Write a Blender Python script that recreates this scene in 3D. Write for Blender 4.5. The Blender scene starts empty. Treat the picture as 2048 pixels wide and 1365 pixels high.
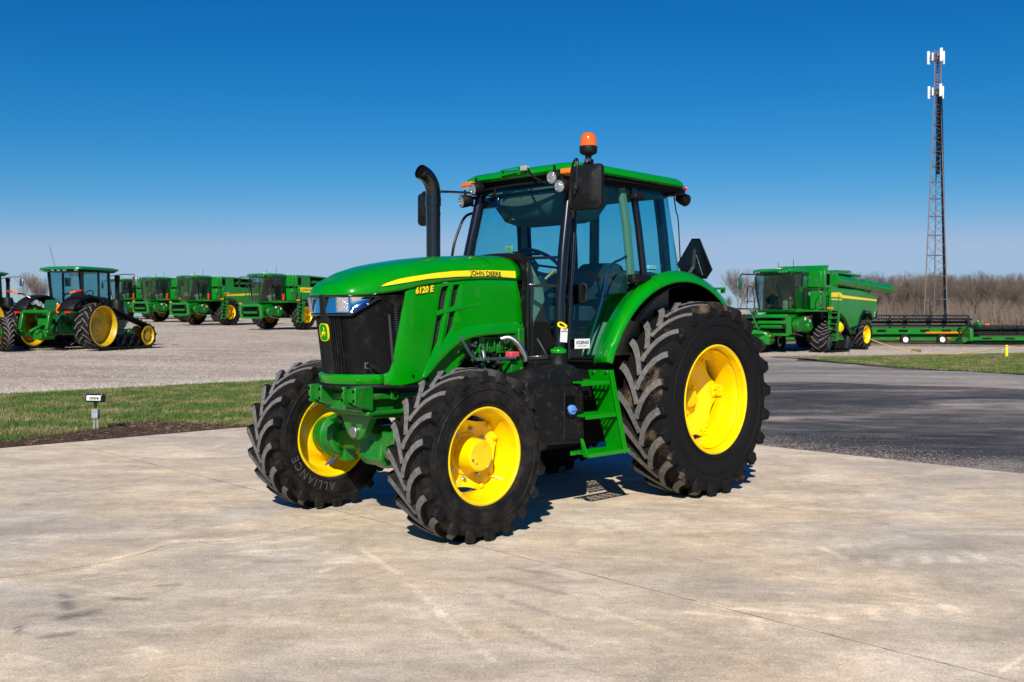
import bpy, bmesh, math, random
import numpy as np
from mathutils import Vector, Matrix, geometry
from mathutils.bvhtree import BVHTree
R=math.radians; PI=math.pi; cos=math.cos; sin=math.sin
random.seed(7)
SC=bpy.context.scene
COL=SC.collection
# ------------------------------------------------------------ materials
def mat(name, col, rough=.5, metal=0, coat=0, noise=0, nscale=8, bump=0, bscale=40, col2=None, spec=.5, coatr=.05, nmin=.4, nmax=.65, transm=0, alpha=1, emis=None, detail=6):
    m=bpy.data.materials.new(name); m.use_nodes=True
    N=m.node_tree.nodes; L=m.node_tree.links; b=N['Principled BSDF']
    b.inputs['Base Color'].default_value=(*col,1); b.inputs['Roughness'].default_value=rough
    b.inputs['Metallic'].default_value=metal; b.inputs['Coat Weight'].default_value=coat
    b.inputs['Coat Roughness'].default_value=coatr; b.inputs['Specular IOR Level'].default_value=spec
    b.inputs['Transmission Weight'].default_value=transm
    tc=N.new('ShaderNodeTexCoord')
    if noise or col2:
        n=N.new('ShaderNodeTexNoise'); n.inputs['Scale'].default_value=nscale; n.inputs['Detail'].default_value=detail; n.inputs['Roughness'].default_value=.6
        L.new(tc.outputs['Object'],n.inputs['Vector'])
        r=N.new('ShaderNodeValToRGB'); r.color_ramp.elements[0].position=nmin; r.color_ramp.elements[1].position=nmax
        c2=col2 if col2 else tuple(c*(1-noise) for c in col)
        r.color_ramp.elements[0].color=(*col,1); r.color_ramp.elements[1].color=(*c2,1)
        L.new(n.outputs['Fac'],r.inputs['Fac']); L.new(r.outputs['Color'],b.inputs['Base Color'])
    if bump:
        n=N.new('ShaderNodeTexNoise'); n.inputs['Scale'].default_value=bscale; n.inputs['Detail'].default_value=4
        L.new(tc.outputs['Object'],n.inputs['Vector'])
        bp=N.new('ShaderNodeBump'); bp.inputs['Strength'].default_value=bump; bp.inputs['Distance'].default_value=.01
        L.new(n.outputs['Fac'],bp.inputs['Height']); L.new(bp.outputs['Normal'],b.inputs['Normal'])
    if emis:
        b.inputs['Emission Color'].default_value=(*emis[:3],1); b.inputs['Emission Strength'].default_value=emis[3]
    return m
def dirt(m,col,scale=18,lo=.60,hi=.72,fac=.5,rvar=.25):
    """splashed dust specks (on the grille mesh, painted sheen) and uneven gloss on top of a paint"""
    N=m.node_tree.nodes;L=m.node_tree.links;b=N['Principled BSDF']; tc=N.new('ShaderNodeTexCoord')
    n=N.new('ShaderNodeTexNoise'); n.inputs['Scale'].default_value=scale; n.inputs['Detail'].default_value=10; n.inputs['Roughness'].default_value=.75; L.new(tc.outputs['Object'],n.inputs['Vector'])
    mr=N.new('ShaderNodeMapRange'); mr.inputs['From Min'].default_value=lo; mr.inputs['From Max'].default_value=hi; mr.inputs['To Max'].default_value=fac; L.new(n.outputs['Fac'],mr.inputs['Value'])
    mx=N.new('ShaderNodeMix'); mx.data_type='RGBA'; L.new(mr.outputs[0],mx.inputs['Factor']); mx.inputs['B'].default_value=(*col,1)
    src=b.inputs['Base Color']
    if src.is_linked: L.new(src.links[0].from_socket,mx.inputs['A'])
    else: mx.inputs['A'].default_value=tuple(src.default_value)
    L.new(mx.outputs['Result'],src)
    n2=N.new('ShaderNodeTexNoise'); n2.inputs['Scale'].default_value=scale*.25; n2.inputs['Detail'].default_value=8; L.new(tc.outputs['Object'],n2.inputs['Vector'])
    m2=N.new('ShaderNodeMath'); m2.operation='MULTIPLY_ADD'; m2.inputs[1].default_value=rvar; m2.inputs[2].default_value=b.inputs['Roughness'].default_value-rvar/2; L.new(n2.outputs['Fac'],m2.inputs[0]); L.new(m2.outputs[0],b.inputs['Roughness'])
    m3=N.new('ShaderNodeMath'); m3.operation='MULTIPLY_ADD'; m3.inputs[1].default_value=.25; m3.inputs[2].default_value=-.04; L.new(n2.outputs['Fac'],m3.inputs[0]); L.new(m3.outputs[0],b.inputs['Coat Roughness'])
def glassmat(name, tint, refl=1.0, rough=0.0, base=0.0):
    m=bpy.data.materials.new(name); m.use_nodes=True
    N=m.node_tree.nodes; L=m.node_tree.links; N.remove(N['Principled BSDF']); out=N['Material Output']
    t=N.new('ShaderNodeBsdfTransparent'); t.inputs['Color'].default_value=(*tint,1)
    g=N.new('ShaderNodeBsdfGlossy'); g.inputs['Roughness'].default_value=rough; g.inputs['Color'].default_value=(.9,.9,.9,1)
    ge=N.new('ShaderNodeNewGeometry'); dt=N.new('ShaderNodeVectorMath'); dt.operation='DOT_PRODUCT'; L.new(ge.outputs['Incoming'],dt.inputs[0]); L.new(ge.outputs['Normal'],dt.inputs[1])
    ab=N.new('ShaderNodeMath'); ab.operation='ABSOLUTE'; L.new(dt.outputs['Value'],ab.inputs[0])
    iv=N.new('ShaderNodeMath'); iv.operation='SUBTRACT'; iv.inputs[0].default_value=1; L.new(ab.outputs[0],iv.inputs[1])
    pw=N.new('ShaderNodeMath'); pw.operation='POWER'; pw.inputs[1].default_value=4.5; L.new(iv.outputs[0],pw.inputs[0])
    mu=N.new('ShaderNodeMath'); mu.operation='MULTIPLY_ADD'; mu.inputs[1].default_value=refl; mu.inputs[2].default_value=base+.04
    mx=N.new('ShaderNodeMixShader'); L.new(pw.outputs[0],mu.inputs[0]); L.new(mu.outputs[0],mx.inputs[0])
    L.new(t.outputs[0],mx.inputs[1]); L.new(g.outputs[0],mx.inputs[2]); L.new(mx.outputs[0],out.inputs[0])
    return m
M={}
M['green']=mat('tractor green paint',(.0,.235,.0005),.3,coat=.6,noise=.10,nscale=3,spec=.2)
M['green_c']=mat('cast green paint',(.001,.17,.006),.42,coat=.35,bump=.25,bscale=90,noise=.3,nscale=14)
M['green_b']=mat('background machine green',(.0,.20,.006),.35,coat=.6,noise=.2,nscale=1.5)
M['yellow_shade']=mat('shade darkened yellow rim paint',(.58,.37,.0),.45,coat=.2,noise=.3,nscale=3)  # rim yellow with shade put into its colour, for wheels turned from the sun
M['dgreen']=mat('dark green paint',(.004,.07,.02),.35,coat=.6)
M['yellow']=mat('yellow rim paint',(.92,.615,.0),.3,coat=.4,spec=.3,noise=.12,nscale=6,bump=.05,bscale=60)
M['yellow_d']=mat('yellow decal',(.95,.68,.005),.35,coat=.3)
M['rubber']=mat('dark tyre rubber',(.006,.006,.0065),.5,noise=0,nscale=9,col2=(.012,.0115,.011),spec=.15,bump=.35,bscale=70,nmin=.45,nmax=.75)
M['lugtop']=mat('dusty worn tread rubber',(.17,.16,.15),.95,col2=(.075,.07,.066),nscale=28,bump=.5,bscale=160,nmin=.35,nmax=.7)
M['mudlug']=mat('muddy tread rubber',(.007,.007,.0075),.7,col2=(.11,.075,.045),nscale=4,bump=.8,bscale=60,nmin=.575,nmax=.66,spec=.15,detail=10)
def radial_mask(m,r0):
    N=m.node_tree.nodes;L=m.node_tree.links;b=N['Principled BSDF']; rp=[n for n in N if n.type=='VALTORGB'][0]; nz=[n for n in N if n.type=='TEX_NOISE'][0]
    tc=N.new('ShaderNodeTexCoord'); mu=N.new('ShaderNodeVectorMath'); mu.operation='MULTIPLY'; mu.inputs[1].default_value=(1,0,1); L.new(tc.outputs['Object'],mu.inputs[0])
    le=N.new('ShaderNodeVectorMath'); le.operation='LENGTH'; L.new(mu.outputs[0],le.inputs[0])
    mr=N.new('ShaderNodeMapRange'); mr.inputs['From Min'].default_value=r0-.03; mr.inputs['From Max'].default_value=r0; L.new(le.outputs['Value'],mr.inputs['Value'])
    m2=N.new('ShaderNodeMath'); m2.operation='MULTIPLY'; L.new(nz.outputs['Fac'],m2.inputs[0]); L.new(mr.outputs[0],m2.inputs[1]); L.new(m2.outputs[0],rp.inputs['Fac'])
radial_mask(M['mudlug'],.80)
M['black']=mat('glossy black paint',(.004,.004,.005),.25,coat=.6,spec=.5)
M['plastic']=mat('black moulded plastic',(.007,.007,.008),.5,spec=.2,bump=.2,bscale=220,noise=.3,nscale=5)
M['mblack']=mat('matt black',(.004,.004,.0045),.8,spec=.2)
M['mesh']=mat('black grille mesh',(.003,.003,.0035),.5,spec=.12)
M['chrome']=mat('chrome',(.85,.86,.88),.06,metal=1)
M['steel']=mat('dull steel',(.45,.45,.46),.35,metal=1,bump=.2,bscale=60)
M['grey']=mat('grey painted metal',(.36,.37,.38),.5,noise=.3,nscale=20)
M['white']=mat('white paint',(.8,.8,.8),.5)
M['beige']=mat('beige cab trim',(.36,.27,.16),.7,bump=.15,bscale=150)
M['seat']=mat('dark seat fabric',(.03,.03,.035),.9,bump=.3,bscale=200)
M['orange']=mat('orange plastic',(.9,.17,.01),.4)
M['amber']=mat('amber lens',(.95,.24,.008),.12,coat=1,transm=.35,emis=(.9,.2,.0,.12))
M['red']=mat('red lens',(.55,.02,.01),.2,coat=.8)
M['blue']=mat('light blue plastic',(.10,.26,.62),.4)
M['pink']=mat('faded red plastic',(.62,.06,.09),.5)
M['lens']=mat('clear lamp lens',(.75,.77,.8),.12,metal=.85,bump=1.0,bscale=70,coat=1)
M['glass']=glassmat('teal tinted glass',(.40,.80,.85),.9,base=.02)
M['glass_b']=glassmat('background cab glass',(.42,.66,.70),1.0,base=.03)
M['clear']=glassmat('clear glass',(.93,.95,.95),1.0)
M['amber_b']=mat('orange beacon lens',(.90,.15,.003),.12,coat=1,transm=.3,emis=(.9,.15,.0,.10))
M['dark']=mat('dark void',(.003,.003,.0035),.95,spec=.05)
M['rope']=mat('yellow rope',(.75,.55,.12),.8)
M['bluesteel']=mat('dark blue steel',(.02,.05,.10),.4,metal=.5)
dirt(M['green'],(.16,.15,.10),9,.58,.80,.28,.2); dirt(M['yellow'],(.22,.15,.06),14,.56,.74,.55,.2); dirt(M['green_c'],(.10,.085,.05),12,.52,.72,.5,.2)
dirt(M['plastic'],(.10,.09,.075),14,.54,.78,.5,.2); dirt(M['rubber'],(.055,.048,.042),7,.44,.72,.5,.15); dirt(M['black'],(.08,.075,.07),12,.60,.85,.3,.15)
dirt(M['mesh'],(.10,.10,.10),7,.52,.78,.35,.3)  # pale smudges painted into the mesh colour as reflection sheen, not dirt
dirt(M['green_b'],(.12,.11,.06),1.6,.54,.75,.3,.2)
# ------------------------------------------------------------ mesh builder
def frame(d):
    d=Vector(d).normalized(); u=Vector((0,0,1)) if abs(d.z)<.9 else Vector((1,0,0))
    a=d.cross(u).normalized(); return a, d.cross(a).normalized()
class MB:
    def __init__(s): s.v=[]; s.f=[]; s.m=[]
    def add(s,vs,fs,mi=0):
        o=len(s.v); s.v+= [tuple(v) for v in vs]
        for f in fs: s.f.append(tuple(o+i for i in f)); s.m.append(mi)
        return s
    def box(s,c,d,mi=0,rot=None,taper=None):
        x,y,z=[k/2 for k in d]; vs=[]
        for sz in (-1,1):
            t=1 if (sz<0 or taper is None) else taper
            for sx,sy in ((-1,-1),(1,-1),(1,1),(-1,1)):
                v=Vector((sx*x*t,sy*y*t,sz*z))
                if rot is not None: v=rot@v
                vs.append(v+Vector(c))
        return s.add(vs,[(0,3,2,1),(4,5,6,7),(0,1,5,4),(1,2,6,5),(2,3,7,6),(3,0,4,7)],mi)
    def bar(s,p,q,w,h,mi=0,up=None):
        p=Vector(p);q=Vector(q); d=(q-p).normalized(); u=Vector(up) if up is not None else (Vector((0,0,1)) if abs(d.z)<.95 else Vector((1,0,0)))
        a=d.cross(u).normalized(); b=a.cross(d).normalized()
        vs=[]
        for P in (p,q):
            for sa,sb in ((-1,-1),(1,-1),(1,1),(-1,1)): vs.append(P+a*sa*w/2+b*sb*h/2)
        return s.add(vs,[(0,3,2,1),(4,5,6,7),(0,1,5,4),(1,2,6,5),(2,3,7,6),(3,0,4,7)],mi)
    def tube(s,pts,r,n=10,mi=0,cap=True,closed=False):
        pts=[Vector(p) for p in pts]; k=len(pts); rs=r if isinstance(r,(list,tuple)) else [r]*k
        a=None; rings=[]
        for i,p in enumerate(pts):
            if closed: d=pts[(i+1)%k]-pts[i-1]
            else: d=(pts[min(i+1,k-1)]-pts[max(i-1,0)])
            d=d.normalized() if d.length>1e-9 else Vector((0,0,1))
            if a is None: a,b=frame(d)
            else:
                a=(a-d*a.dot(d)); a=a.normalized() if a.length>1e-6 else frame(d)[0]; b=d.cross(a)
            rings.append([p+(a*cos(2*PI*j/n)+b*sin(2*PI*j/n))*rs[i] for j in range(n)])
        return s.loft(rings,mi=mi,cap=cap and not closed,closedv=closed)
    def loft(s,rings,mi=0,cap=True,closedv=False,closedu=True):
        n=len(rings[0]); vs=[v for r in rings for v in r]; fs=[]
        k=len(rings)
        for i in range(k if closedv else k-1):
            i2=(i+1)%k
            for j in range(n if closedu else n-1):
                j2=(j+1)%n; fs.append((i*n+j,i*n+j2,i2*n+j2,i2*n+j))
        if cap and closedu: fs.append(tuple(reversed(range(n)))); fs.append(tuple((k-1)*n+j for j in range(n)))
        return s.add(vs,fs,mi)
    def lathe(s,prof,c=(0,0,0),axis='y',n=48,mi=0,cap=False,sy=1):
        rings=[]
        for a,r in prof:
            ring=[]
            for j in range(n):
                t=2*PI*j/n; p=(r*cos(t),a*sy,r*sin(t)) if axis=='y' else ((a*sy,r*cos(t),r*sin(t)) if axis=='x' else (r*cos(t),r*sin(t),a*sy))
                ring.append(Vector(p)+Vector(c))
            rings.append(ring)
        return s.loft(rings,mi=mi,cap=cap)
    def cyl(s,p,q,r,n=16,mi=0,r2=None): return s.tube([p,q],[r,r if r2 is None else r2],n,mi)
    def prism(s,poly,plane,d0,d1,mi=0):
        def P(a,b,d): return {'y':(a,d,b),'x':(d,a,b),'z':(a,b,d)}[plane]
        n=len(poly); vs=[P(a,b,d0) for a,b in poly]+[P(a,b,d1) for a,b in poly]
        fs=[tuple(range(n)),tuple(reversed(range(n,2*n)))]+[(i,n+i,n+(i+1)%n,(i+1)%n) for i in range(n)]
        return s.add(vs,fs,mi)
    def grid(s,P,mi=0):
        return s.loft(P,mi=mi,cap=False,closedu=False)
    def quad(s,a,b,c,d,mi=0): return s.add([a,b,c,d],[(0,1,2,3)],mi)
    def sphere(s,c,r,n=16,m=8,mi=0,sc=(1,1,1),lo=0,hi=PI):
        rings=[]
        for i in range(m+1):
            t=lo+(hi-lo)*i/m; t=min(max(t,.02),PI-.02)
            rings.append([Vector((c[0]+r*sc[0]*sin(t)*cos(2*PI*j/n),c[1]+r*sc[1]*sin(t)*sin(2*PI*j/n),c[2]+r*sc[2]*cos(t))) for j in range(n)])
        return s.loft(rings,mi=mi)
    def comps(s):
        par=list(range(len(s.v)))
        def find(a):
            while par[a]!=a: par[a]=par[par[a]]; a=par[a]
            return a
        for f in s.f:
            r=find(f[0])
            for i in f[1:]: par[find(i)]=r
        g={}
        for k,f in enumerate(s.f): g.setdefault(find(f[0]),[]).append(k)
        if len(g)<2 or len(g)>90: return None
        cl=[]
        for fs in g.values():
            P=[s.v[i] for k in fs for i in s.f[k]]
            cl.append([[min(p[a] for p in P)-.003 for a in range(3)],[max(p[a] for p in P)+.003 for a in range(3)],fs])
        ch=True
        while ch:
            ch=False
            for i in range(len(cl)):
                for j in range(i+1,len(cl)):
                    A,B=cl[i],cl[j]
                    if all(A[0][a]<=B[1][a] and B[0][a]<=A[1][a] for a in range(3)):
                        cl[i]=[[min(x,y) for x,y in zip(A[0],B[0])],[max(x,y) for x,y in zip(A[1],B[1])],A[2]+B[2]]; cl.pop(j); ch=True; break
                if ch: break
        return cl if len(cl)>1 else None
    def build(s,name,mats,parent=None,smooth=35,bevel=0,seg=2,solid=0,recalc=True,thick_off=0,sub=0,loc=None,split=True):
        if split and parent is not None:
            cl=s.comps()
            if cl:
                o=None
                for _,_,fs in cl:
                    ids=sorted({i for k in fs for i in s.f[k]}); mp={i:n for n,i in enumerate(ids)}
                    b=MB(); b.v=[s.v[i] for i in ids]; b.f=[tuple(mp[i] for i in s.f[k]) for k in fs]; b.m=[s.m[k] for k in fs]
                    o=b.build(name,mats,parent,smooth,bevel,seg,solid,recalc,thick_off,sub,loc,False)
                return o
        me=bpy.data.meshes.new(name); me.from_pydata(s.v,[],s.f)
        if not isinstance(mats,(list,tuple)): mats=[mats]
        for m_ in mats: me.materials.append(M[m_] if isinstance(m_,str) else m_)
        me.polygons.foreach_set('material_index',s.m)
        if recalc:
            bm=bmesh.new(); bm.from_mesh(me); bmesh.ops.remove_doubles(bm,verts=bm.verts,dist=1e-5)
            bmesh.ops.recalc_face_normals(bm,faces=bm.faces); bm.to_mesh(me); bm.free()
        if smooth: 
            me.shade_smooth(); me.set_sharp_from_angle(angle=R(smooth))
        me.update()
        o=bpy.data.objects.new(name,me); COL.objects.link(o)
        if parent is not None: o.parent=parent
        if loc is not None: o.location=loc
        if solid:
            d=o.modifiers.new('s','SOLIDIFY'); d.thickness=solid; d.offset=thick_off
        if bevel:
            d=o.modifiers.new('b','BEVEL'); d.width=bevel; d.segments=seg; d.limit_method='ANGLE'; d.angle_limit=R(40); d.harden_normals=False
        if sub:
            d=o.modifiers.new('ss','SUBSURF'); d.levels=sub; d.render_levels=sub
        return o
def rrect(x0,y0,x1,y1,r,n=4):
    out=[]
    for cx,cy,a0 in ((x1-r,y1-r,0),(x0+r,y1-r,90),(x0+r,y0+r,180),(x1-r,y0+r,270)):
        for i in range(n+1):
            a=R(a0+90*i/n); out.append((cx+r*cos(a),cy+r*sin(a)))
    return out
def empty(name,loc=(0,0,0),rz=0):
    o=bpy.data.objects.new(name,None); COL.objects.link(o); o.location=loc; o.rotation_euler=(0,0,rz); return o
def tag(o,label=None,cat=None,group=None,kind=None):
    if label: o['label']=label
    if cat: o['category']=cat
    if group: o['group']=group
    if kind: o['kind']=kind
    return o
KIDS={}
def copy_tree(o,parent=None):
    ch=[c for c in COL.objects if c.parent==o]
    c=o.copy(); COL.objects.link(c)
    if parent is not None: c.parent=parent
    for k in ch: copy_tree(k,c)
    return c
def spline(pts,n=8):
    pts=[Vector(p) for p in pts]; out=[]
    for i in range(len(pts)-1):
        p0=pts[max(i-1,0)];p1=pts[i];p2=pts[i+1];p3=pts[min(i+2,len(pts)-1)]
        for k in range(n):
            t=k/n; out.append(.5*((2*p1)+(p2-p0)*t+(2*p0-5*p1+4*p2-p3)*t*t+(3*p1-p0-3*p2+p3)*t**3))
    out.append(pts[-1]); return out
def textmesh(s,size,extrude=0,bold=0,res=3,spacing=1,shear=0):
    c=bpy.data.curves.new('t','FONT'); c.body=s; c.size=size; c.extrude=extrude; c.offset=bold; c.resolution_u=res
    c.space_character=spacing; c.shear=shear; c.align_x='CENTER'; c.align_y='CENTER'
    o=bpy.data.objects.new('t',c); COL.objects.link(o); bpy.context.view_layer.update()
    dg=bpy.context.evaluated_depsgraph_get(); me=bpy.data.meshes.new_from_object(o.evaluated_get(dg))
    v=[tuple(x.co) for x in me.vertices]; f=[tuple(p.vertices) for p in me.polygons]
    bpy.data.objects.remove(o); bpy.data.curves.remove(c); bpy.data.meshes.remove(me)
    return v,f
def text(name,s,size,mtl,parent,fn,**k):
    v,f=textmesh(s,size,**k)
    b=MB(); b.add([fn(*p) for p in v],f); return b.build(name,mtl,parent,smooth=0,recalc=False,split=False)
# ------------------------------------------------------------ camera, sun, sky
H0=1.606
cam=bpy.data.cameras.new('camera'); co=bpy.data.objects.new('camera',cam); COL.objects.link(co); SC.camera=co
co.location=(0,0,H0); co.rotation_euler=(PI/2-.024,0,0)
cam.sensor_width=36; cam.lens=2056.7/2048*36; cam.clip_end=6000; cam.clip_start=.05
cam.dof.use_dof=True; cam.dof.focus_distance=8.2; cam.dof.aperture_fstop=5.6
sd=Vector((.10,1,-.735)).normalized()      # travelling direction of sunlight
sun=bpy.data.lights.new('sun','SUN'); so=bpy.data.objects.new('sun',sun); COL.objects.link(so)
sun.energy=4.8; sun.angle=R(.53); sun.color=(1,.955,.88)
so.rotation_euler=sd.to_track_quat('-Z','Y').to_euler()
W=bpy.data.worlds.new('World'); SC.world=W; W.use_nodes=True
N=W.node_tree.nodes; L=W.node_tree.links; bg=N['Background']
sky=N.new('ShaderNodeTexSky'); sky.sky_type='NISHITA'; sky.sun_disc=False
sky.sun_elevation=math.asin(-sd.z); sky.sun_rotation=math.atan2(-sd.x,-sd.y); sky.air_density=1.0; sky.dust_density=0.0; sky.ozone_density=6.0; sky.altitude=200
hs=N.new('ShaderNodeHueSaturation'); hs.inputs['Saturation'].default_value=1.22; hs.inputs['Value'].default_value=1.0
L.new(sky.outputs[0],hs.inputs['Color']); va=N.new('ShaderNodeVectorMath'); va.operation='MULTIPLY_ADD'; va.inputs[1].default_value=(.77,.585,.62); va.inputs[2].default_value=(-.68,-.24,.06)
vm=N.new('ShaderNodeVectorMath'); vm.operation='MAXIMUM'; vm.inputs[1].default_value=(.01,.01,.01)
L.new(hs.outputs[0],va.inputs[0]); L.new(va.outputs[0],vm.inputs[0])
s0=N.new('ShaderNodeSeparateXYZ'); L.new(hs.outputs[0],s0.inputs[0]); s1=N.new('ShaderNodeSeparateXYZ'); L.new(vm.outputs[0],s1.inputs[0]); cb=N.new('ShaderNodeCombineXYZ')
pw=N.new('ShaderNodeMath'); pw.operation='POWER'; pw.inputs[1].default_value=2.14; L.new(s0.outputs[0],pw.inputs[0])
pm_=N.new('ShaderNodeMath'); pm_.operation='MULTIPLY'; pm_.inputs[1].default_value=.1351; L.new(pw.outputs[0],pm_.inputs[0])
for k_,(src_,lim_) in enumerate(((pm_.outputs[0],2.75),(s1.outputs[1],3.95),(s1.outputs[2],5.7))):
    sm=N.new('ShaderNodeMath'); sm.operation='SMOOTH_MIN'; sm.inputs[1].default_value=lim_; sm.inputs[2].default_value=1.2; L.new(src_,sm.inputs[0]); L.new(sm.outputs[0],cb.inputs[k_])
L.new(cb.outputs[0],bg.inputs['Color']); bg.inputs['Strength'].default_value=.10
SC.view_settings.view_transform='Standard'; SC.view_settings.look='None'; SC.view_settings.exposure=.35; SC.view_settings.gamma=1
SC.cycles.max_bounces=8; SC.cycles.transparent_max_bounces=16; SC.cycles.caustics_reflective=False; SC.cycles.caustics_refractive=False
# ------------------------------------------------------------ ground
def gz(x,y): return .0138*min(max(y-x-32,0),110)
def unproj(px,py,dz=0):
    c,s=cos(.024),sin(.024); u=(px-1024)/2056.7; v=(682.5-py)/2056.7
    d=Vector((u,c+v*s,-s+v*c)); t=1.0
    lo,hi=.5,2000
    for _ in range(60):
        t=(lo+hi)/2; p=Vector((0,0,H0))+d*t
        if p.z>gz(p.x,p.y)+dz: lo=t
        else: hi=t
    return p
def nd(t,N,**k):
    n=N.new(t)
    for a,v in k.items():
        if a.startswith('i_'): n.inputs[a[2:].replace('_',' ')].default_value=v
        else: setattr(n,a,v)
    return n
def ramp(N,stops):
    r=N.new('ShaderNodeValToRGB'); e=r.color_ramp.elements
    while len(e)<len(stops): e.new(.5)
    for i,(p,c) in enumerate(stops): e[i].position=p; e[i].color=(*(c if isinstance(c,tuple) else (c,c,c)),1)
    return r
def ground_mat(name,layers,rough=.9,bumps=(),base=(.4,.35,.3),attr=None,spec=.3):
    """layers: (scale, mapping scale xyz, rotation z, stops, blend mode, factor, detail)"""
    m=bpy.data.materials.new(name); m.use_nodes=True; N=m.node_tree.nodes;L=m.node_tree.links; b=N['Principled BSDF']
    b.inputs['Roughness'].default_value=rough; b.inputs['Specular IOR Level'].default_value=spec
    tc=N.new('ShaderNodeTexCoord'); cur=None
    col=N.new('ShaderNodeRGB'); col.outputs[0].default_value=(*base,1); cur=col.outputs[0]
    for sc,ms,rz,stops,mode,fac,det in layers:
        mp=N.new('ShaderNodeMapping'); mp.inputs['Scale'].default_value=ms; mp.inputs['Rotation'].default_value=(0,0,rz)
        L.new(tc.outputs['Object'],mp.inputs['Vector'])
        if det=='v':
            n=N.new('ShaderNodeTexVoronoi'); n.inputs['Scale'].default_value=sc; L.new(mp.outputs[0],n.inputs['Vector']); o=n.outputs['Distance']
        else:
            n=N.new('ShaderNodeTexNoise'); n.inputs['Scale'].default_value=sc; n.inputs['Detail'].default_value=det; n.inputs['Roughness'].default_value=.62
            if sc<3: n.inputs['Distortion'].default_value=.6
            L.new(mp.outputs[0],n.inputs['Vector']); o=n.outputs['Fac']
        r=ramp(N,stops); L.new(o,r.inputs[0])
        mx=N.new('ShaderNodeMix'); mx.data_type='RGBA'; mx.blend_type=mode; mx.inputs['Factor'].default_value=fac
        L.new(cur,mx.inputs['A']); L.new(r.outputs[0],mx.inputs['B']); cur=mx.outputs['Result']
    if attr:
        a=N.new('ShaderNodeAttribute'); a.attribute_name=attr
        n=N.new('ShaderNodeTexNoise'); n.inputs['Scale'].default_value=22; n.inputs['Detail'].default_value=6; L.new(tc.outputs['Object'],n.inputs['Vector'])
        ad=nd('ShaderNodeMath',N,operation='MULTIPLY_ADD'); L.new(n.outputs['Fac'],ad.inputs[0]); ad.inputs[1].default_value=1.1; ad.inputs[2].default_value=.38
        mu=nd('ShaderNodeVectorMath',N,operation='MULTIPLY'); 
        sb=nd('ShaderNodeVectorMath',N,operation='SUBTRACT'); L.new(a.outputs['Color'],sb.inputs[0]); sb.inputs[1].default_value=(.5,.5,.5)
        L.new(sb.outputs[0],mu.inputs[0]); L.new(ad.outputs[0],mu.inputs[1])
        sc_=nd('ShaderNodeVectorMath',N,operation='MULTIPLY_ADD'); L.new(mu.outputs[0],sc_.inputs[0]); sc_.inputs[1].default_value=(2,2,2); sc_.inputs[2].default_value=(1,1,1)
        m2=nd('ShaderNodeVectorMath',N,operation='MULTIPLY'); L.new(cur,m2.inputs[0]); L.new(sc_.outputs[0],m2.inputs[1]); cur=m2.outputs[0]
    L.new(cur,b.inputs['Base Color'])
    prev=None
    for sc,st,dist in bumps:
        n=N.new('ShaderNodeTexNoise'); n.inputs['Scale'].default_value=sc; n.inputs['Detail'].default_value=5; L.new(tc.outputs['Object'],n.inputs['Vector'])
        bp=N.new('ShaderNodeBump'); bp.inputs['Strength'].default_value=st; bp.inputs['Distance'].default_value=dist
        L.new(n.outputs['Fac'],bp.inputs['Height'])
        if prev: L.new(prev,bp.inputs['Normal'])
        prev=bp.outputs[0]
    if prev: L.new(prev,b.inputs['Normal'])
    return m
G45=R(-45)
M['concrete']=ground_mat('weathered concrete',[
  (.45,(1,1,1),0,[(.36,(.75,.59,.40)),(.66,(.52,.45,.36))],'MIX',1,9),
  (1.1,(1,.6,1),R(60),[(.48,0.0),(.74,.10)],'ADD',1,9),
  (1.3,(.6,1.3,1),R(8),[(.42,.80),(.60,1.06)],'MULTIPLY',.9,12),
  (3.5,(.7,1.3,1),R(-30),[(.40,.86),(.62,1.05)],'MULTIPLY',.9,12),
  (14,(.8,1.2,1),R(10),[(.35,.86),(.62,1.08)],'MULTIPLY',.8,8),
  (70,(1,1,1),0,[(.35,.72),(.65,1.18)],'MULTIPLY',.9,4),
  (34,(1,1,1),0,[(.02,1.35),(.10,1.0)],'MULTIPLY',.8,'v'),
  (5,(1,1,1),0,[(.64,1.0),(.74,.74)],'MULTIPLY',.55,10),
  (2.6,(.8,1.2,1),R(25),[(.555,1.0),(.585,1.14)],'MULTIPLY',.8,15),
  (4.2,(1.3,.7,1),R(70),[(.57,1.0),(.60,.87)],'MULTIPLY',.7,15),
  (17,(1,1,1),0,[(.60,1.0),(.63,1.22)],'MULTIPLY',.7,12),
  (26,(1,1,1),0,[(.62,1.0),(.65,.68)],'MULTIPLY',.7,8)],
  rough=.82,bumps=((60,.35,.004),(6,.2,.01)),attr='wear')
M['asphalt']=ground_mat('dusty asphalt',[
  (.32,(.7,1.3,1),R(12),[(.40,(.032,.030,.030)),(.54,(.068,.062,.058)),(.66,(.26,.215,.18))],'MIX',1,13),
  (1.6,(.7,1.3,1),R(40),[(.4,.75),(.62,1.5)],'MULTIPLY',.9,12),
  (2.2,(.4,1.5,1),R(12),[(.5,0.0),(.72,.08)],'ADD',1,9),
  (45,(1,1,1),0,[(.35,.65),(.65,1.35)],'MULTIPLY',.9,3),
  (9,(1,1,1),0,[(.6,0),(.75,.05)],'ADD',1,8)],rough=.9,bumps=((90,.5,.006),))
M['asphalt_far']=ground_mat('sandy worn asphalt',[
  (.3,(.5,1.4,1),R(12),[(.4,(.33,.285,.245)),(.64,(.16,.145,.13))],'MIX',1,10),
  (4,(.8,1.2,1),0,[(.38,.8),(.6,1.15)],'MULTIPLY',.9,12),
  (30,(1,1,1),0,[(.35,.75),(.65,1.2)],'MULTIPLY',.9,3)],rough=.95,bumps=((60,.4,.006),))
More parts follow.
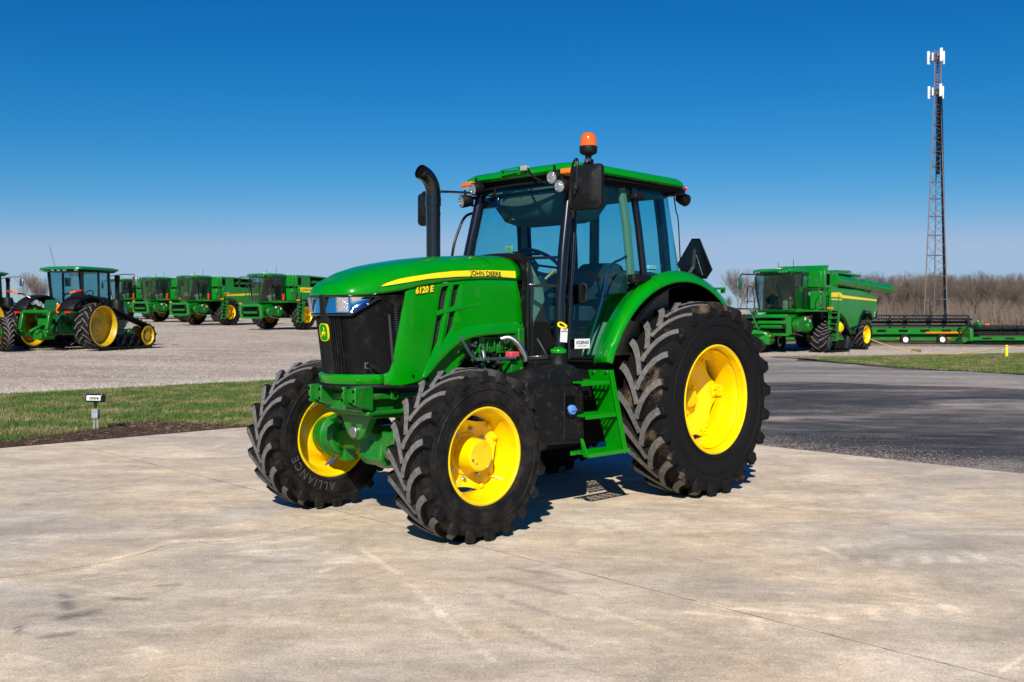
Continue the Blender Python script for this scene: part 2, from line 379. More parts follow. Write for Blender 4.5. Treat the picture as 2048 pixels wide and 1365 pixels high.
M['gravel']=ground_mat('grey limestone gravel',[
  (.12,(1,1,1),R(45),[(.4,(.52,.425,.335)),(.6,(.41,.335,.26))],'MIX',1,7),
  (.35,(.5,1.6,1),R(-45),[(.42,.85),(.6,1.10)],'MULTIPLY',.8,9),
  (3,(1,1,1),0,[(.35,.78),(.65,1.2)],'MULTIPLY',1,9),
  (14,(1,1,1),0,[(.3,.55),(.7,1.4)],'MULTIPLY',1,6),
  (30,(1,1,1),0,[(.0,1.5),(.25,.9)],'MULTIPLY',.6,'v')],rough=.95,bumps=((25,.8,.03),))
M['grass_soil']=ground_mat('short spring turf',[
  (.5,(1,1,1),0,[(.4,(.055,.115,.018)),(.62,(.15,.135,.055))],'MIX',1,8),
  (5,(1,1,1),0,[(.35,.65),(.65,1.3)],'MULTIPLY',1,6),
  (40,(1,1,1),0,[(.35,.7),(.65,1.3)],'MULTIPLY',1,4)],rough=1,bumps=((30,.9,.03),))
M['field']=ground_mat('rough brown field',[
  (.06,(1,1,1),0,[(.4,(.13,.10,.055)),(.6,(.07,.10,.03))],'MIX',1,7),
  (3,(1,1,1),0,[(.35,.7),(.65,1.3)],'MULTIPLY',1,6)],rough=1,bumps=((10,.8,.05),))
M['dirt']=ground_mat('bare brown dirt',[
  (1.5,(1,1,1),0,[(.4,(.17,.125,.08)),(.65,(.26,.21,.15))],'MIX',1,8),
  (20,(1,1,1),0,[(.35,.7),(.65,1.3)],'MULTIPLY',1,6)],rough=1,bumps=((30,.9,.02),))
M['mulch']=ground_mat('dark shredded mulch',[
  (6,(1,1,1),0,[(.4,(.055,.033,.02)),(.65,(.12,.075,.045))],'MIX',1,8),
  (50,(1,.4,1),0,[(.35,.5),(.65,1.6)],'MULTIPLY',1,6)],rough=1,bumps=((50,1,.03),))
def sheet(name,poly,dz,mtl,label=None,kind='structure',thick=0,jit=0,step=1.0):
    if jit:
        q=[]
        for i,p in enumerate(poly):
            a=Vector(p); c=Vector(poly[(i+1)%len(poly)]); n_=max(1,int((c-a).length/step)); nn=Vector((-(c-a).y,(c-a).x)).normalized()
            for k in range(n_): q.append(tuple(a+(c-a)*k/n_+(nn*random.uniform(-jit,jit) if k else Vector((0,0)))))
        poly=q
    tr=geometry.tessellate_polygon([[Vector((x,y,0)) for x,y in poly]])
    bm=bmesh.new(); vs=[bm.verts.new((x,y,0)) for x,y in poly]
    for t in tr:
        try: bm.faces.new([vs[i] for i in t])
        except ValueError: pass
    for c in (32,142):
        bmesh.ops.bisect_plane(bm,geom=bm.verts[:]+bm.edges[:]+bm.faces[:],plane_co=(0,c,0),plane_no=(-1,1,0))
    for v in bm.verts: v.co.z=gz(v.co.x,v.co.y)+dz
    bm.normal_update()
    for f in bm.faces:
        if f.normal.z<0: f.normal_flip()
    me=bpy.data.meshes.new(name); bm.to_mesh(me); bm.free(); me.materials.append(M[mtl])
    o=bpy.data.objects.new(name,me); COL.objects.link(o); tag(o,label=label,kind=kind)
    return o
def uvp(u,v): return (-6.23+.703*u-.711*v,12.49+.711*u+.703*v)
MUL=[(-.15,.03),(-.2,.3),(.3,.75),(.72,1.0),(1.3,1.15),(1.77,1.43),(2.4,1.9),(2.9,1.95),(3.1,1.3),(3.25,.8),(3.5,.35),(3.7,.03)]
CR=Vector((-1.27,17.5)); dR=Vector((.6771,-.7359)); dL=Vector((-.7029,-.7113))
sheet('ground',[(-1500,-300),(1500,-300),(1500,2500),(-1500,2500)],-.10,'field')
sheet('gravel_lot',[(-92,-60),(-20,12.2),(-1,31.5),(2.0,35),(3,40),(10.6,41.5),(11.5,40.3),(22.2,44.9),(60,62),(60,66),(29,58.5),(14,58),(2,62),(2,135),(-120,135),(-160,-60)],-.045,'gravel',jit=.25,step=1.5)
rs=[tuple(CR+dR*k) for k in (0,32)]
sheet('asphalt_drive',[(-1.6,17.2),tuple(CR+dR*32-Vector((.4,.4))),(80,-10),(80,5),(24,20.5),(17.5,25.1),(14.3,28.7),(12.9,30.9),(12.2,32.6),(11.2,36.5),(10.6,41.6),(3,41),(1.8,35),(-.8,31.8)],-.018,'asphalt',jit=.12,step=.8)
sheet('asphalt_worn_band',[(-.6,30),(3,25),(5,25.5),(9,24.2),(14,20),(19,17.5),(40,10),(60,6),(24,20.1),(17.3,24.6),(14.0,28.2),(12.5,30.7),(11.8,32.6),(10.9,36.5),(10.4,41.2),(3.2,40.8),(2,35)],-.012,'asphalt_far',jit=.5,step=.9)
sheet('grass_verge',[(-1.3,17.6),(-.6,31.8),(-20,12.0),(-60,-28),(-60,-42.2)],-.022,'grass_soil',jit=.12,step=.4)
sheet('grass_verge',[(11.4,40.0),(11.55,36.4),(12.55,32.5),(14.6,29.0),(17.9,25.5),(24.4,20.9),(60,6),(80,40),(60,62),(22.2,44.6),(16,42.3)],-.022,'grass_soil',jit=.15,step=.6)
sheet('grass_field_edge',[(12,59),(60,66),(60,72),(12,70)],-.03,'grass_soil',jit=.3,step=1)
sheet('dirt_edge',[(13,56.6),(22,55.6),(30,54.5),(60,60),(60,66),(29,59.2),(14,59.6)],-.034,'dirt',jit=.4,step=1)
sheet('dirt_edge',[(10.7,41.3),(11.5,40.0),(16,42.2),(22.2,44.5),(60,61.4),(60,63.5),(22.5,46.2),(16,43.6),(10.6,42.3)],-.036,'dirt',jit=.3,step=1)
sheet('mulch_bed',[*[uvp(u,v) for u,v in MUL]],-.012,'mulch',jit=.06,step=.25)
# slab with a painted-on wear attribute (scuffs, tyre prints, dusty joints)
def slab():
    bb=MB(); P=[tuple(CR),tuple(CR+dR*32),tuple(CR+dR*32+dL*34),tuple(CR+dL*34)]
    x0,x1,y0,y1=-4.2,4.2,4.2,9.2; st=.03
    nx=int((x1-x0)/st)+1; ny=int((y1-y0)/st)+1
    X,Yg=np.meshgrid(np.linspace(x0,x1,nx),np.linspace(y0,y1,ny)); wv=np.zeros((ny,nx)); warm=np.zeros((ny,nx))
    def stroke(a,b,w,val,arr=wv,soft=.5,jit=0):
        a=np.array(a,float); b=np.array(b,float); d=b-a; L2=(d**2).sum()+1e-9
        t=np.clip(((X-a[0])*d[0]+(Yg-a[1])*d[1])/L2,0,1)
        D=np.hypot(X-a[0]-t*d[0],Yg-a[1]-t*d[1]); k=np.clip((w-D)/(w*soft),0,1); arr+=val*k
    for a,b in (((-.02,6.55),(.30,6.32)),((-.05,6.24),(.32,5.90)),((-.08,5.86),(.29,5.41)),((-.05,5.36),(.24,4.93))): stroke(a,b,.04,-.17,soft=1)
    for p in ((1.27,5.28),(1.49,5.36),(1.70,5.38),(1.94,5.43),(2.17,5.48),(2.39,5.54)): stroke(p,(p[0]+.02,p[1]+.14),.055,.15,soft=.9)
    for a,b in (((.95,5.55),(1.32,5.42)),((1.25,5.62),(1.75,5.42)),((1.05,5.75),(1.2,5.6)),((2.05,5.75),(2.5,5.6)),((2.14,7.12),(2.21,6.78)),((-1.21,6.42),(-1.15,6.53))): stroke(a,b,.04,.22,soft=.8)
    for a,b in (((2.3,6.6),(2.35,6.75)),((2.5,6.62),(2.55,6.78)),((2.7,6.65),(2.75,6.8)),((2.9,6.7),(2.95,6.85)),((3.1,6.75),(3.13,6.9))): stroke(a,b,.05,.16)
    for p,q,w,v in (((-2.39,5.45),(-2.28,5.55),.09,-.26),((-2.51,5.74),(-2.44,5.62),.06,-.3),((-2.61,5.9),(-2.55,5.85),.05,-.26),((-2.34,5.11),(-2.25,5.16),.06,-.24),((-2.55,5.28),(-2.50,5.18),.025,-.34),((-2.25,5.82),(-2.1,5.80),.05,-.28),((-2.1,6.1),(-2.0,6.12),.05,-.2),((-2.57,5.48),(-2.5,5.5),.05,-.15)): stroke(p,q,w,v,soft=.9)
    stroke((-2.62,6.1),(-2.2,5.85),.03,.12); 
    for a,b in zip([(-3.6,5.9),(-3.09,6.18),(-2.68,6.42),(-2.62,6.8),(-2.42,7.30),(-2.0,7.35)],[(-3.09,6.18),(-2.68,6.42),(-2.62,6.8),(-2.42,7.30),(-2.0,7.35),(-1.5,7.85)]): stroke(a,b,.10,.13,soft=1)
    stroke((-1.95,7.1),(-1.3,7.55),.10,.14,soft=1); stroke((-1.8,6.9),(-1.75,7.1),.08,.12,soft=1)
    stroke((-1.07,7.12),(-.70,6.36),.025,.20,soft=.8); stroke((-.62,6.15),(-.08,4.74),.035,.16,soft=.9)
    stroke((-.58,6.2),(.1,4.9),.10,.05,soft=1)
    for w_ in ((3.0,8.1),(3.9,8.3)): pass
    stroke((2.9,8.12),(3.9,8.27),.07,.15,arr=warm,soft=1); stroke((2.4,8.6),(3.4,8.35),.10,.16,soft=1); stroke((3.0,7.6),(4.1,7.5),.12,.15,soft=1)
    stroke((2.2,4.6),(2.9,5.3),.02,.2,soft=.8)
    random.seed(5); rg=np.random.default_rng(5)
    for i in range(75):
        x=rg.uniform(-3.8,3.8); y=rg.uniform(4.4,9); l=rg.uniform(.15,.7); a=rg.choice([R(-47),R(-42),R(44),R(160),R(10)])+rg.uniform(-.15,.15)
        stroke((x,y),(x+l*cos(a),y+l*sin(a)),rg.uniform(.012,.05),rg.uniform(-.10,.18),soft=1)
    n2=[tuple(v) for v in np.stack([X.ravel(),Yg.ravel(),np.zeros(X.size)],1)]
    fs=[(j*nx+i,j*nx+i+1,(j+1)*nx+i+1,(j+1)*nx+i) for j in range(ny-1) for i in range(nx-1)]
    # surrounding plain part: polygon with a rectangular hole
    o=len(n2); hole=[(x0,y0),(x1,y0),(x1,y1),(x0,y1)]
    polys=[[Vector((p[0],p[1],0)) for p in P],[Vector((p[0],p[1],0)) for p in hole]]
    tr=geometry.tessellate_polygon(polys); fl=[p for q in polys for p in q]
    n2+=[tuple(p) for p in fl]; fs+=[tuple(o+i for i in t) for t in tr]
    # visible slab edge
    k=len(n2); n2+=[(p[0],p[1],-.14) for p in P]; fs+=[(o+i,o+(i+1)%4,k+(i+1)%4,k+i) for i in range(4)]
    me=bpy.data.meshes.new('concrete_slab'); me.from_pydata(n2,[],fs)
    ca=me.color_attributes.new('wear','FLOAT_COLOR','POINT')
    arr=np.full((len(n2),4),.5,dtype=np.float32); v=wv.ravel()
    arr[:v.size,0]+=v+warm.ravel(); arr[:v.size,1]+=v*.98+warm.ravel()*.35; arr[:v.size,2]+=v*.92-warm.ravel()*.6
    ca.data.foreach_set('color',arr.ravel())
    me.materials.append(M['concrete']); 
    bm=bmesh.new(); bm.from_mesh(me)
    for f in bm.faces:
        f.normal_update()
        if abs(f.normal.z)>.5 and f.normal.z<0: f.normal_flip()
    bm.to_mesh(me); bm.free()
    ob=bpy.data.objects.new('concrete_slab',me); COL.objects.link(ob); tag(ob,kind='structure')
slab()
# saw-cut joint and a hairline crack as thin dark strips just above the slab
def strip(name,pts,w,dz,mtl,jit=0,par=None):
    b=MB(); P=[Vector((x,y,0)) for x,y in pts]; L_=[];R_=[]
    q=[]
    for a,c in zip(P,P[1:]):
        n_=max(1,int((c-a).length/.06))
        for k in range(n_): q.append(a+(c-a)*k/n_)
    q.append(P[-1]); vs=[];fs=[]
    for i,p in enumerate(q):
        d=(q[min(i+1,len(q)-1)]-q[max(i-1,0)]).normalized(); n_=Vector((-d.y,d.x,0)); o_=n_*random.uniform(-jit,jit); ww=w*random.uniform(.5,1.2)
        for sgn in (1,-1): vs.append((p.x+o_.x+n_.x*ww/2*sgn,p.y+o_.y+n_.y*ww/2*sgn,dz))
    for i in range(len(q)-1): fs.append((2*i,2*i+2,2*i+3,2*i+1))
    b.add(vs,fs); o=b.build(name,mtl,par,smooth=0,recalc=False); return o
M['joint']=mat('dirty joint filler',(.13,.105,.08),.95,col2=(.50,.41,.30),nscale=3,nmin=.42,nmax=.56)
j=strip('slab_joint',[tuple(Vector((0,6.885))+dR*k) for k in (-9.5,-5,0,5,14)],.006,.004,'joint',jit=.002); tag(j,kind='structure')
j=strip('slab_joint',[tuple(Vector((-9,5.0))+dR*k) for k in (-9,0,14)],.010,.004,'joint',jit=.002); tag(j,kind='structure')
j=strip('slab_crack',[(-4.4,5.6),(-3.6,6.0),(-3.09,6.3),(-2.7,6.6),(-2.5,6.9),(-2.42,7.2),(-2.0,7.32),(-1.7,7.6),(-1.3,8.1)],.006,.004,'joint',jit=.012); tag(j,kind='structure')
# ---- grass blades
def blades(name,polyf,n,hmin,hmax,w,cols,seed,dz=-.02,label='short patchy green and straw coloured grass on the verge'):
    rg=np.random.default_rng(seed); P=polyf(rg,n); n=len(P)
    a=rg.uniform(0,2*PI,n); hh=rg.uniform(hmin,hmax,n); lean=rg.uniform(.1,.9,n)*hh; la=rg.uniform(0,2*PI,n)
    z=np.array([gz(x,y) for x,y in P])+dz
    v=np.zeros((n,3,3)); v[:,0]=np.stack([P[:,0]-w*np.cos(a),P[:,1]-w*np.sin(a),z],1); v[:,1]=np.stack([P[:,0]+w*np.cos(a),P[:,1]+w*np.sin(a),z],1)
    v[:,2]=np.stack([P[:,0]+lean*np.cos(la),P[:,1]+lean*np.sin(la),z+hh],1)
    me=bpy.data.meshes.new(name); me.vertices.add(3*n); me.vertices.foreach_set('co',v.ravel()); me.loops.add(3*n); me.loops.foreach_set('vertex_index',np.arange(3*n,dtype=np.int32))
    me.polygons.add(n); me.polygons.foreach_set('loop_start',np.arange(0,3*n,3,dtype=np.int32)); me.polygons.foreach_set('loop_total',np.full(n,3,dtype=np.int32))
    me.update(); me.materials.append(M['blade'])
    o=bpy.data.objects.new(name,me); COL.objects.link(o); tag(o,label=label,cat='grass',kind='stuff'); return o
M['blade']=ground_mat('grass blade',[
  (1.0,(1,1,1),0,[(.38,(.055,.125,.016)),(.50,(.11,.145,.035)),(.60,(.25,.20,.10))],'MIX',1,10),
  (4,(1,1,1),0,[(.35,.6),(.65,1.35)],'MULTIPLY',1,5),
  (60,(1,1,1),0,[(.35,.6),(.65,1.5)],'MULTIPLY',1,2)],rough=.8,base=(.1,.2,.02))
def fill(tests,bb):
    def f(rg,n):
        P=np.stack([rg.uniform(bb[0],bb[1],n*3),rg.uniform(bb[2],bb[3],n*3)],1); k=np.ones(len(P),bool)
        for t in tests: k&=t(P[:,0],P[:,1])
        return P[k][:n]
    return f
vis=lambda x,y:(np.abs(x/np.maximum(y,.1))<.58)
def inmul(x,y):
    u=(x+6.23)*.703+(y-12.49)*.711; v=-(x+6.23)*.711+(y-12.49)*.703
    top=np.interp(u,[-.2,.3,.72,1.3,1.77,2.4,2.9,3.1,3.25,3.5,3.7],[.3,.75,1.0,1.15,1.43,1.9,1.95,1.3,.8,.35,.0])+.08*np.sin(u*9)
    return ~((u>-.15)&(u<3.7)&(v<top))
gl=fill([lambda x,y:(y-x*1.0119>18.83),lambda x,y:(y-x<32.1),lambda x,y:x<-1.2,vis,inmul],(-20,-1.2,8,32))
blades('grass',gl,150000,.025,.065,.006,None,1)
gr=fill([lambda x,y:(y>40-(x-11.55)*9),lambda x,y:(x-11.5)*.44+40.1>y,lambda x,y:(y>32.6-1.75*(x-12.2)),lambda x,y:y>28.9-1.1*(x-14.5),lambda x,y:y>25.3-.7*(x-17.7),vis],(11.4,27,20,48))
blades('grass',gr,60000,.03,.07,.009,None,2,label='short green grass between the dark asphalt drive and the gravel on the right')
# pale stones along the far edge of the verge and scattered grit
rg=np.random.default_rng(9); b=MB()
M['stone']=mat('pale limestone chips',(.45,.42,.38),.9,col2=(.28,.25,.22),nscale=6)
for i in range(2600):
    t=rg.uniform(-17,0); o_=abs(rg.normal(0,.55)); x=t-o_*.7; y=t+32.35+o_*.7; r=rg.uniform(.012,.04)
    a=rg.uniform(0,6.28); z=gz(x,y)-.04
    vs=[(x+r*cos(a+k*2.1),y+r*sin(a+k*2.1),z) for k in range(3)]+[(x+rg.uniform(-.3,.3)*r,y+rg.uniform(-.3,.3)*r,z+r*.8)]
    b.add(vs,[(0,1,3),(1,2,3),(2,0,3)])
o=b.build('gravel_stones','stone',None,smooth=0,recalc=False,split=False); tag(o,label='loose pale stones along the gravel edge beyond the left verge',cat='stones',kind='stuff')
b=MB()
for i in range(5200):
    u=rg.uniform(-.1,4.1); v=rg.uniform(.02,2.0); x,y=uvp(u,v); r=rg.uniform(.012,.045); a=rg.uniform(0,6.28); z=rg.uniform(0,.02)
    if inmul(np.array([x]),np.array([y]))[0]: continue
    c,s_=cos(a)*r,sin(a)*r; b.add([(x-c,y-s_,z),(x-s_*.15,y+c*.15,z+.004),(x+c,y+s_,z+rg.uniform(0,.02)),(x+s_*.15,y-c*.15,z)],[(0,1,2,3)],1 if rg.uniform()<(.08+.3*(u>2.2)) else 0)
M['woodchip']=mat('pale wood chips',(.34,.22,.12),.9,col2=(.20,.13,.075),nscale=4)
o=b.build('mulch',['mulch','woodchip'],None,smooth=0,recalc=False); tag(o,label='shredded brown bark mulch around the foot of the flood light',cat='mulch',kind='stuff')
b=MB()
for i in range(420):
    x=rg.uniform(-5,5); y=rg.uniform(4.4,12); r=rg.uniform(.002,.006); a=rg.uniform(0,6)
    b.add([(x+r*cos(a+k*2.1),y+r*sin(a+k*2.1),.001) for k in range(3)]+[(x,y,r)],[(0,1,3),(1,2,3),(2,0,3)])
o=b.build('grit','stone',None,smooth=0,recalc=False); tag(o,label='tiny scattered grit lying on the concrete slab',cat='grit',kind='stuff')

# ---- loose grit, chips and sand that give the bare surfaces their grain
def scatter(name,n,posf,r0,r1,flat,mtl,label,cat,seed,dz):
    rg=np.random.default_rng(seed); P=posf(rg,n); n=len(P); r=r0+(r1-r0)*rg.random(n)**3; a=rg.uniform(0,6.28,n)
    z=.0138*np.clip(P[:,1]-P[:,0]-32,0,110)+dz; hh=r*flat; el=rg.uniform(.5,1.0,n)
    V=np.zeros((n,4,3))
    for k in range(3):
        V[:,k,0]=P[:,0]+r*np.cos(a+k*2.1)*el; V[:,k,1]=P[:,1]+r*np.sin(a+k*2.1); V[:,k,2]=z
    V[:,3,0]=P[:,0]+rg.uniform(-.3,.3,n)*r; V[:,3,1]=P[:,1]+rg.uniform(-.3,.3,n)*r; V[:,3,2]=z+hh
    base=(np.arange(n)*4)[:,None,None]; F=np.array([[0,1,3],[1,2,3],[2,0,3]])[None]+base
    me=bpy.data.meshes.new(name); me.vertices.add(4*n); me.vertices.foreach_set('co',V.ravel()); me.loops.add(9*n); me.loops.foreach_set('vertex_index',F.astype(np.int32).ravel())
    me.polygons.add(3*n); me.polygons.foreach_set('loop_start',np.arange(0,9*n,3,dtype=np.int32)); me.polygons.foreach_set('loop_total',np.full(3*n,3,dtype=np.int32)); me.update()
    me.materials.append(M[mtl]); o=bpy.data.objects.new(name,me); COL.objects.link(o); tag(o,label,cat,kind='stuff'); return o
def wedge(y0,y1,test):
    def f(rg,n):
        y=y0+(y1-y0)*rg.random(4*n)**.8; x=y*rg.uniform(-.56,.56,4*n); P=np.stack([x,y],1); return P[test(x,y)][:n]
    return f
M['chip_d']=mat('dark gravel chips',(.18,.155,.13),.95,col2=(.28,.24,.20),nscale=5)
M['chip_l']=mat('pale gravel chips',(.54,.48,.42),.95,col2=(.38,.33,.28),nscale=5)
M['sand']=mat('beige sand',(.42,.34,.27),.95,col2=(.30,.25,.20),nscale=3)
ltest=lambda x,y:(y-x>32.4)&(x<1.5)
scatter('gravel_stones',26000,wedge(20,75,ltest),.012,.055,.5,'chip_l','pale loose stones spread over the left gravel lot','stones',31,-.044)
scatter('gravel_stones',20000,wedge(20,75,ltest),.012,.05,.4,'chip_d','dark loose stones spread over the left gravel lot','stones',32,-.044)
rtest=lambda x,y:(x>8)&(y>40.5+.44*np.maximum(x-11.5,0)+1.2)&(y<57)
scatter('gravel_stones',12000,wedge(38,60,rtest),.015,.06,.5,'chip_l','pale loose stones on the right gravel strip','stones',33,-.044)
atest=lambda x,y:(x*.7359+y*.6771>10.92+.1)&(x>-.5)&(y<39)&(y<33-1.75*(x-12.2))&(y<29.2-1.1*(x-14.5))&(y-x<31)
def sandp(rg,n):
    t=rg.uniform(-1,13,n*3); d=np.abs(rg.normal(0,.55,n*3))*(.35+.09*np.clip(t,0,9)); x=CR[0]+.6771*t+.7359*d; y=CR[1]-.7359*t+.6771*d; P=np.stack([x,y],1); return P[:n]
scatter('sand',30000,sandp,.006,.022,.12,'sand','beige sand drifted over the asphalt along the concrete edge','sand',34,-.0175)
def clump(rg,n):
    C_=np.stack([rg.uniform(1,20,46),rg.uniform(11,34,46)],1); i=rg.integers(0,46,n); P=C_[i]+rg.normal(0,1,(n,2))*np.array([.8,.28]); k=atest(P[:,0],P[:,1]); return P[k]
scatter('sand',36000,clump,.005,.018,.12,'sand','beige sand lying in thin patches on the dark asphalt','sand',35,-.0165)
scatter('asphalt_grit',9000,wedge(10,39,atest),.004,.015,.3,'chip_d','pale grit strewn over the dark asphalt drive','grit',36,-.0175)
ctest=lambda x,y:(y-1.0119*x<18.7)&(x*.7359+y*.6771<10.8)
scatter('grit',5200,wedge(4.3,15,ctest),.0015,.006,.25,'chip_l','fine pale grit lying on the concrete slab','grit',37,.0005)
scatter('grit',3800,wedge(4.3,15,ctest),.0012,.005,.35,'chip_d','fine dark grit lying on the concrete slab','grit',38,.0005)

def edgep(rg,n):
    t=rg.uniform(-14,1,n); d=np.abs(rg.normal(0,.9,n)); return np.stack([t-.7*d,t+32.25+.7*d],1)
scatter('gravel_stones',14000,edgep,.012,.05,.5,'chip_l','pale coarse gravel heaped along the far edge of the left verge','stones',41,-.040)
# ------------------------------------------------------------ wheels (axis along local y, origin at the hub centre)
def tyre(name,Rr,W,rb,nl,lh,parent,flat,side=1,lw=.026,mats=('rubber','lugtop'),seg=72,lugmat=None):
    """Rr outer radius over the lugs, W width, rb bead radius"""
    b=MB(); Rc=Rr-lh; hs=Rc-rb
    half=[(.40*W,rb-.004),(.455*W,rb+.03*hs/.25),(.475*W,rb+.16*hs),(.495*W,rb+.40*hs),(.485*W,rb+.62*hs),(.455*W,Rc-.16*hs),(.42*W,Rc-.05*hs),(.34*W,Rc-.012),(.18*W,Rc-.002),(0,Rc)]
    prof=[(y,r) for y,r in half]+[(-y,r) for y,r in reversed(half[:-1])]
    b.lathe(prof,n=seg,mi=0)
    for q in (.10,.16,.52):
        rr_=rb+q*hs+.012; yy_=.5*W*(.955 if q<.2 else .995)
        for s in (1,-1): b.lathe([(yy_-.004,rr_-.005),(yy_+.004,rr_-.001),(yy_+.004,rr_+.003),(yy_-.004,rr_+.007)],n=seg,mi=0,sy=s)
    # lugs
    path=[(-.02,1.0,0),(.03,1.0,.17),(.09,1.0,.38),(.17,.999,.58),(.27,.996,.76),(.385,.989,.90),(.475,.978,.965)]
    D=.62*W/Rr*1.14
    for s in (1,-1):
        for i in range(nl):
            ph0=2*PI*(i+(.5 if s>0 else 0))/nl+random.uniform(-.004,.004)
            rings=[];
            for k,(yy,rr,pp) in enumerate(path):
                ph=ph0+D*pp; w=lw*(.88+.35*pp+(.25 if k==0 else 0)); y=s*yy*W
                # direction of the lug in the (arc, y) plane
                a=path[max(k-1,0)]; c=path[min(k+1,len(path)-1)]
                dy=(c[0]-a[0])*W; da=D*(c[2]-a[2])*Rr; ln=math.hypot(dy,da); ny,na=-da/ln,dy/ln
                def pt(off,r): 
                    A=ph+off*na/Rr; return (r*cos(A),y+s*off*ny,r*sin(A))
                rt=Rr*rr; rbse=Rc-.02-(.03*pp)
                rings.append([pt(-w*1.75,rbse),pt(-w*.95,rt-.006),pt(w*.95,rt-.006),pt(w*1.75,rbse)])
            n=len(rings); o=len(b.v); b.v+=[tuple(p) for r in rings for p in r]
            for k in range(n-1):
                for j,mi in ((0,0),(1,1),(2,0)):
                    b.f.append((o+k*4+j,o+k*4+j+1,o+(k+1)*4+j+1,o+(k+1)*4+j)); b.m.append(mi)
            b.f.append((o,o+1,o+2,o+3)); b.m.append(0)
            # shoulder wedge running down the sidewall
            lst=rings[-1]; phE=ph0+D*.97; w=lw*1.25
            prof2=[(.500,.968,1.05),(.507,.945,1.25),(.509,.905,1.5),(.502,.868,1.7),(.480,.845,1.75)]
            rings2=[lst]
            for yy,rr,ww in prof2:
                rings2.append([(Rr*(rr-.0)*cos(phE-w*ww*1.35/Rr),s*(yy-.075)*W,Rr*(rr-.0)*sin(phE-w*ww*1.35/Rr)),
                               (Rr*rr*cos(phE-w*ww/Rr),s*yy*W,Rr*rr*sin(phE-w*ww/Rr)),
                               (Rr*rr*cos(phE+w*ww/Rr),s*yy*W,Rr*rr*sin(phE+w*ww/Rr)),
                               (Rr*(rr-.0)*cos(phE+w*ww*1.35/Rr),s*(yy-.075)*W,Rr*(rr-.0)*sin(phE+w*ww*1.35/Rr))])
            o=len(b.v); b.v+=[tuple(p) for r in rings2 for p in r]
            for k in range(len(rings2)-1):
                for j in (0,1,2):
                    b.f.append((o+k*4+j,o+k*4+j+1,o+(k+1)*4+j+1,o+(k+1)*4+j)); b.m.append(0)
            k=len(rings2)-1; b.f.append((o+k*4,o+k*4+1,o+k*4+2,o+k*4+3)); b.m.append(0)
    # flattened contact patch
    b.v=[(x,y,max(z,-flat+ (0.0 if z>-flat-.05 else 0))) for x,y,z in b.v]
    return b.build(name,list(mats),parent,smooth=32,bevel=0,split=False)
def rim_mesh(b,rf,w,s,n=72):
    """rim barrel; outer flange at +w/2*s"""
    h=w/2
    P=[(-h,rf),(-h-.004,rf-.012),(-h+.012,rf-.03),(-h+.05,rf-.035),(-h+.09,rf-.065),(-.02,rf-.075),(.0,rf-.075),(h-.12,rf-.062),(h-.09,rf-.052),(h-.05,rf-.035),(h-.012,rf-.03),(h+.004,rf-.012),(h,rf),(h-.006,rf+.003),(h-.014,rf-.004),(h-.03,rf-.02),(0,rf-.06),(-h+.03,rf-.02),(-h+.014,rf-.004),(-h+.006,rf+.003)]
    rings=[]
    for a,r in P+[P[0]]:
        rings.append([(r*cos(2*PI*j/n),a*s,r*sin(2*PI*j/n)) for j in range(n)])
    b.loft(rings,cap=False)
def disc(b,yc,ro,amp,lobes,s,ri=.05,depth=.05,ph=0,n=96,t=.012,pw=1.0):
    rings=[]
    for side in (0,1):
        row=[]
        for k in range(9):
            u=k/8
            ring=[]
            for j in range(n):
                a=2*PI*j/n; c=cos(lobes*(a-ph)); ro_=ro+amp*(math.copysign(abs(c)**pw,c))
                r=ri+(ro_-ri)*u
                # dished: flat centre, ramps outward toward the rim
                rel=(r-ri)/(ro-ri); y=yc+depth*(min(max((rel-.35)/.45,0),1)**1.5)
                ring.append((r*cos(a),s*(y-(t if side else 0)),r*sin(a)))
            row.append(ring)
        if side: row=row[::-1]
        rings+=row
    b.loft(rings,cap=False)
def bolts(b,R0,n,y,s,r=.012,h=.016,ph=0,hexn=6,mi=0):
    for i in range(n):
        a=ph+2*PI*i/n; x,z=R0*cos(a),R0*sin(a)
        b.cyl((x,s*y,z),(x,s*(y+h),z),r,hexn,mi)
# ------------------------------------------------------------ the green tractor on the slab
TX,TY,TA=1.0034,10.0271,3.9206
T=empty('tractor',(TX,TY,0),TA)
tag(T,'large shiny green cab tractor with yellow wheels and orange beacon, alone on the concrete','tractor')
LB=2.763; RF=.610; RR=.862
def front_wheel(s,rot):
    w=empty('front_wheel',(LB,s*.9335,RF)); w.parent=T; 
    ty=tyre('tyre',.632,.385,.338,20,.045,w,RF,s,lw=.021)
    yo=.17
    b=MB(); rim_mesh(b,.354,yo*2,s)
    rm=b.build('rim','yellow',w,smooth=30)
    b=MB(); disc(b,-.045,.268,.030,4,s,ri=.10,depth=.05,ph=rot,pw=.8)
    for q in range(4):
        for d in (-.22,.22):
            a=rot+q*PI/2+d; x,z=.262*cos(a),.262*sin(a); b.sphere((x,s*.014,z),.021,10,6,sc=(1,.8,1))
    b.build('wheel_disc','yellow',w,smooth=35)
    b=MB(); b.lathe([(-.06,.155),(-.045,.158),(-.03,.150),(-.028,.125),(.10,.118),(.118,.112),(.126,.100),(.1265,.09),(.1262,.0)],n=48,sy=s)
    b.cyl((.055,s*.122,-.04),(.055,s*.136,-.04),.013,12); 
    b.build('hub','yellow',w,smooth=30)
    b=MB(); bolts(b,.185,8,-.035,s,r=.012,h=.028,ph=.2); bolts(b,.185,8,-.035,s,r=.019,h=.008,ph=.2,hexn=12)
    b.cyl((.085,s*.127,-.025),(.085,s*.134,-.025),.010,12)
    if s>0: b.cyl((-.2,s*.03,-.18),(-.235,s*.10,-.20),.005,8)
    b.build('wheel_nut','steel',w)
    return w
wf=front_wheel(1,.95); wr_=front_wheel(-1,.3)
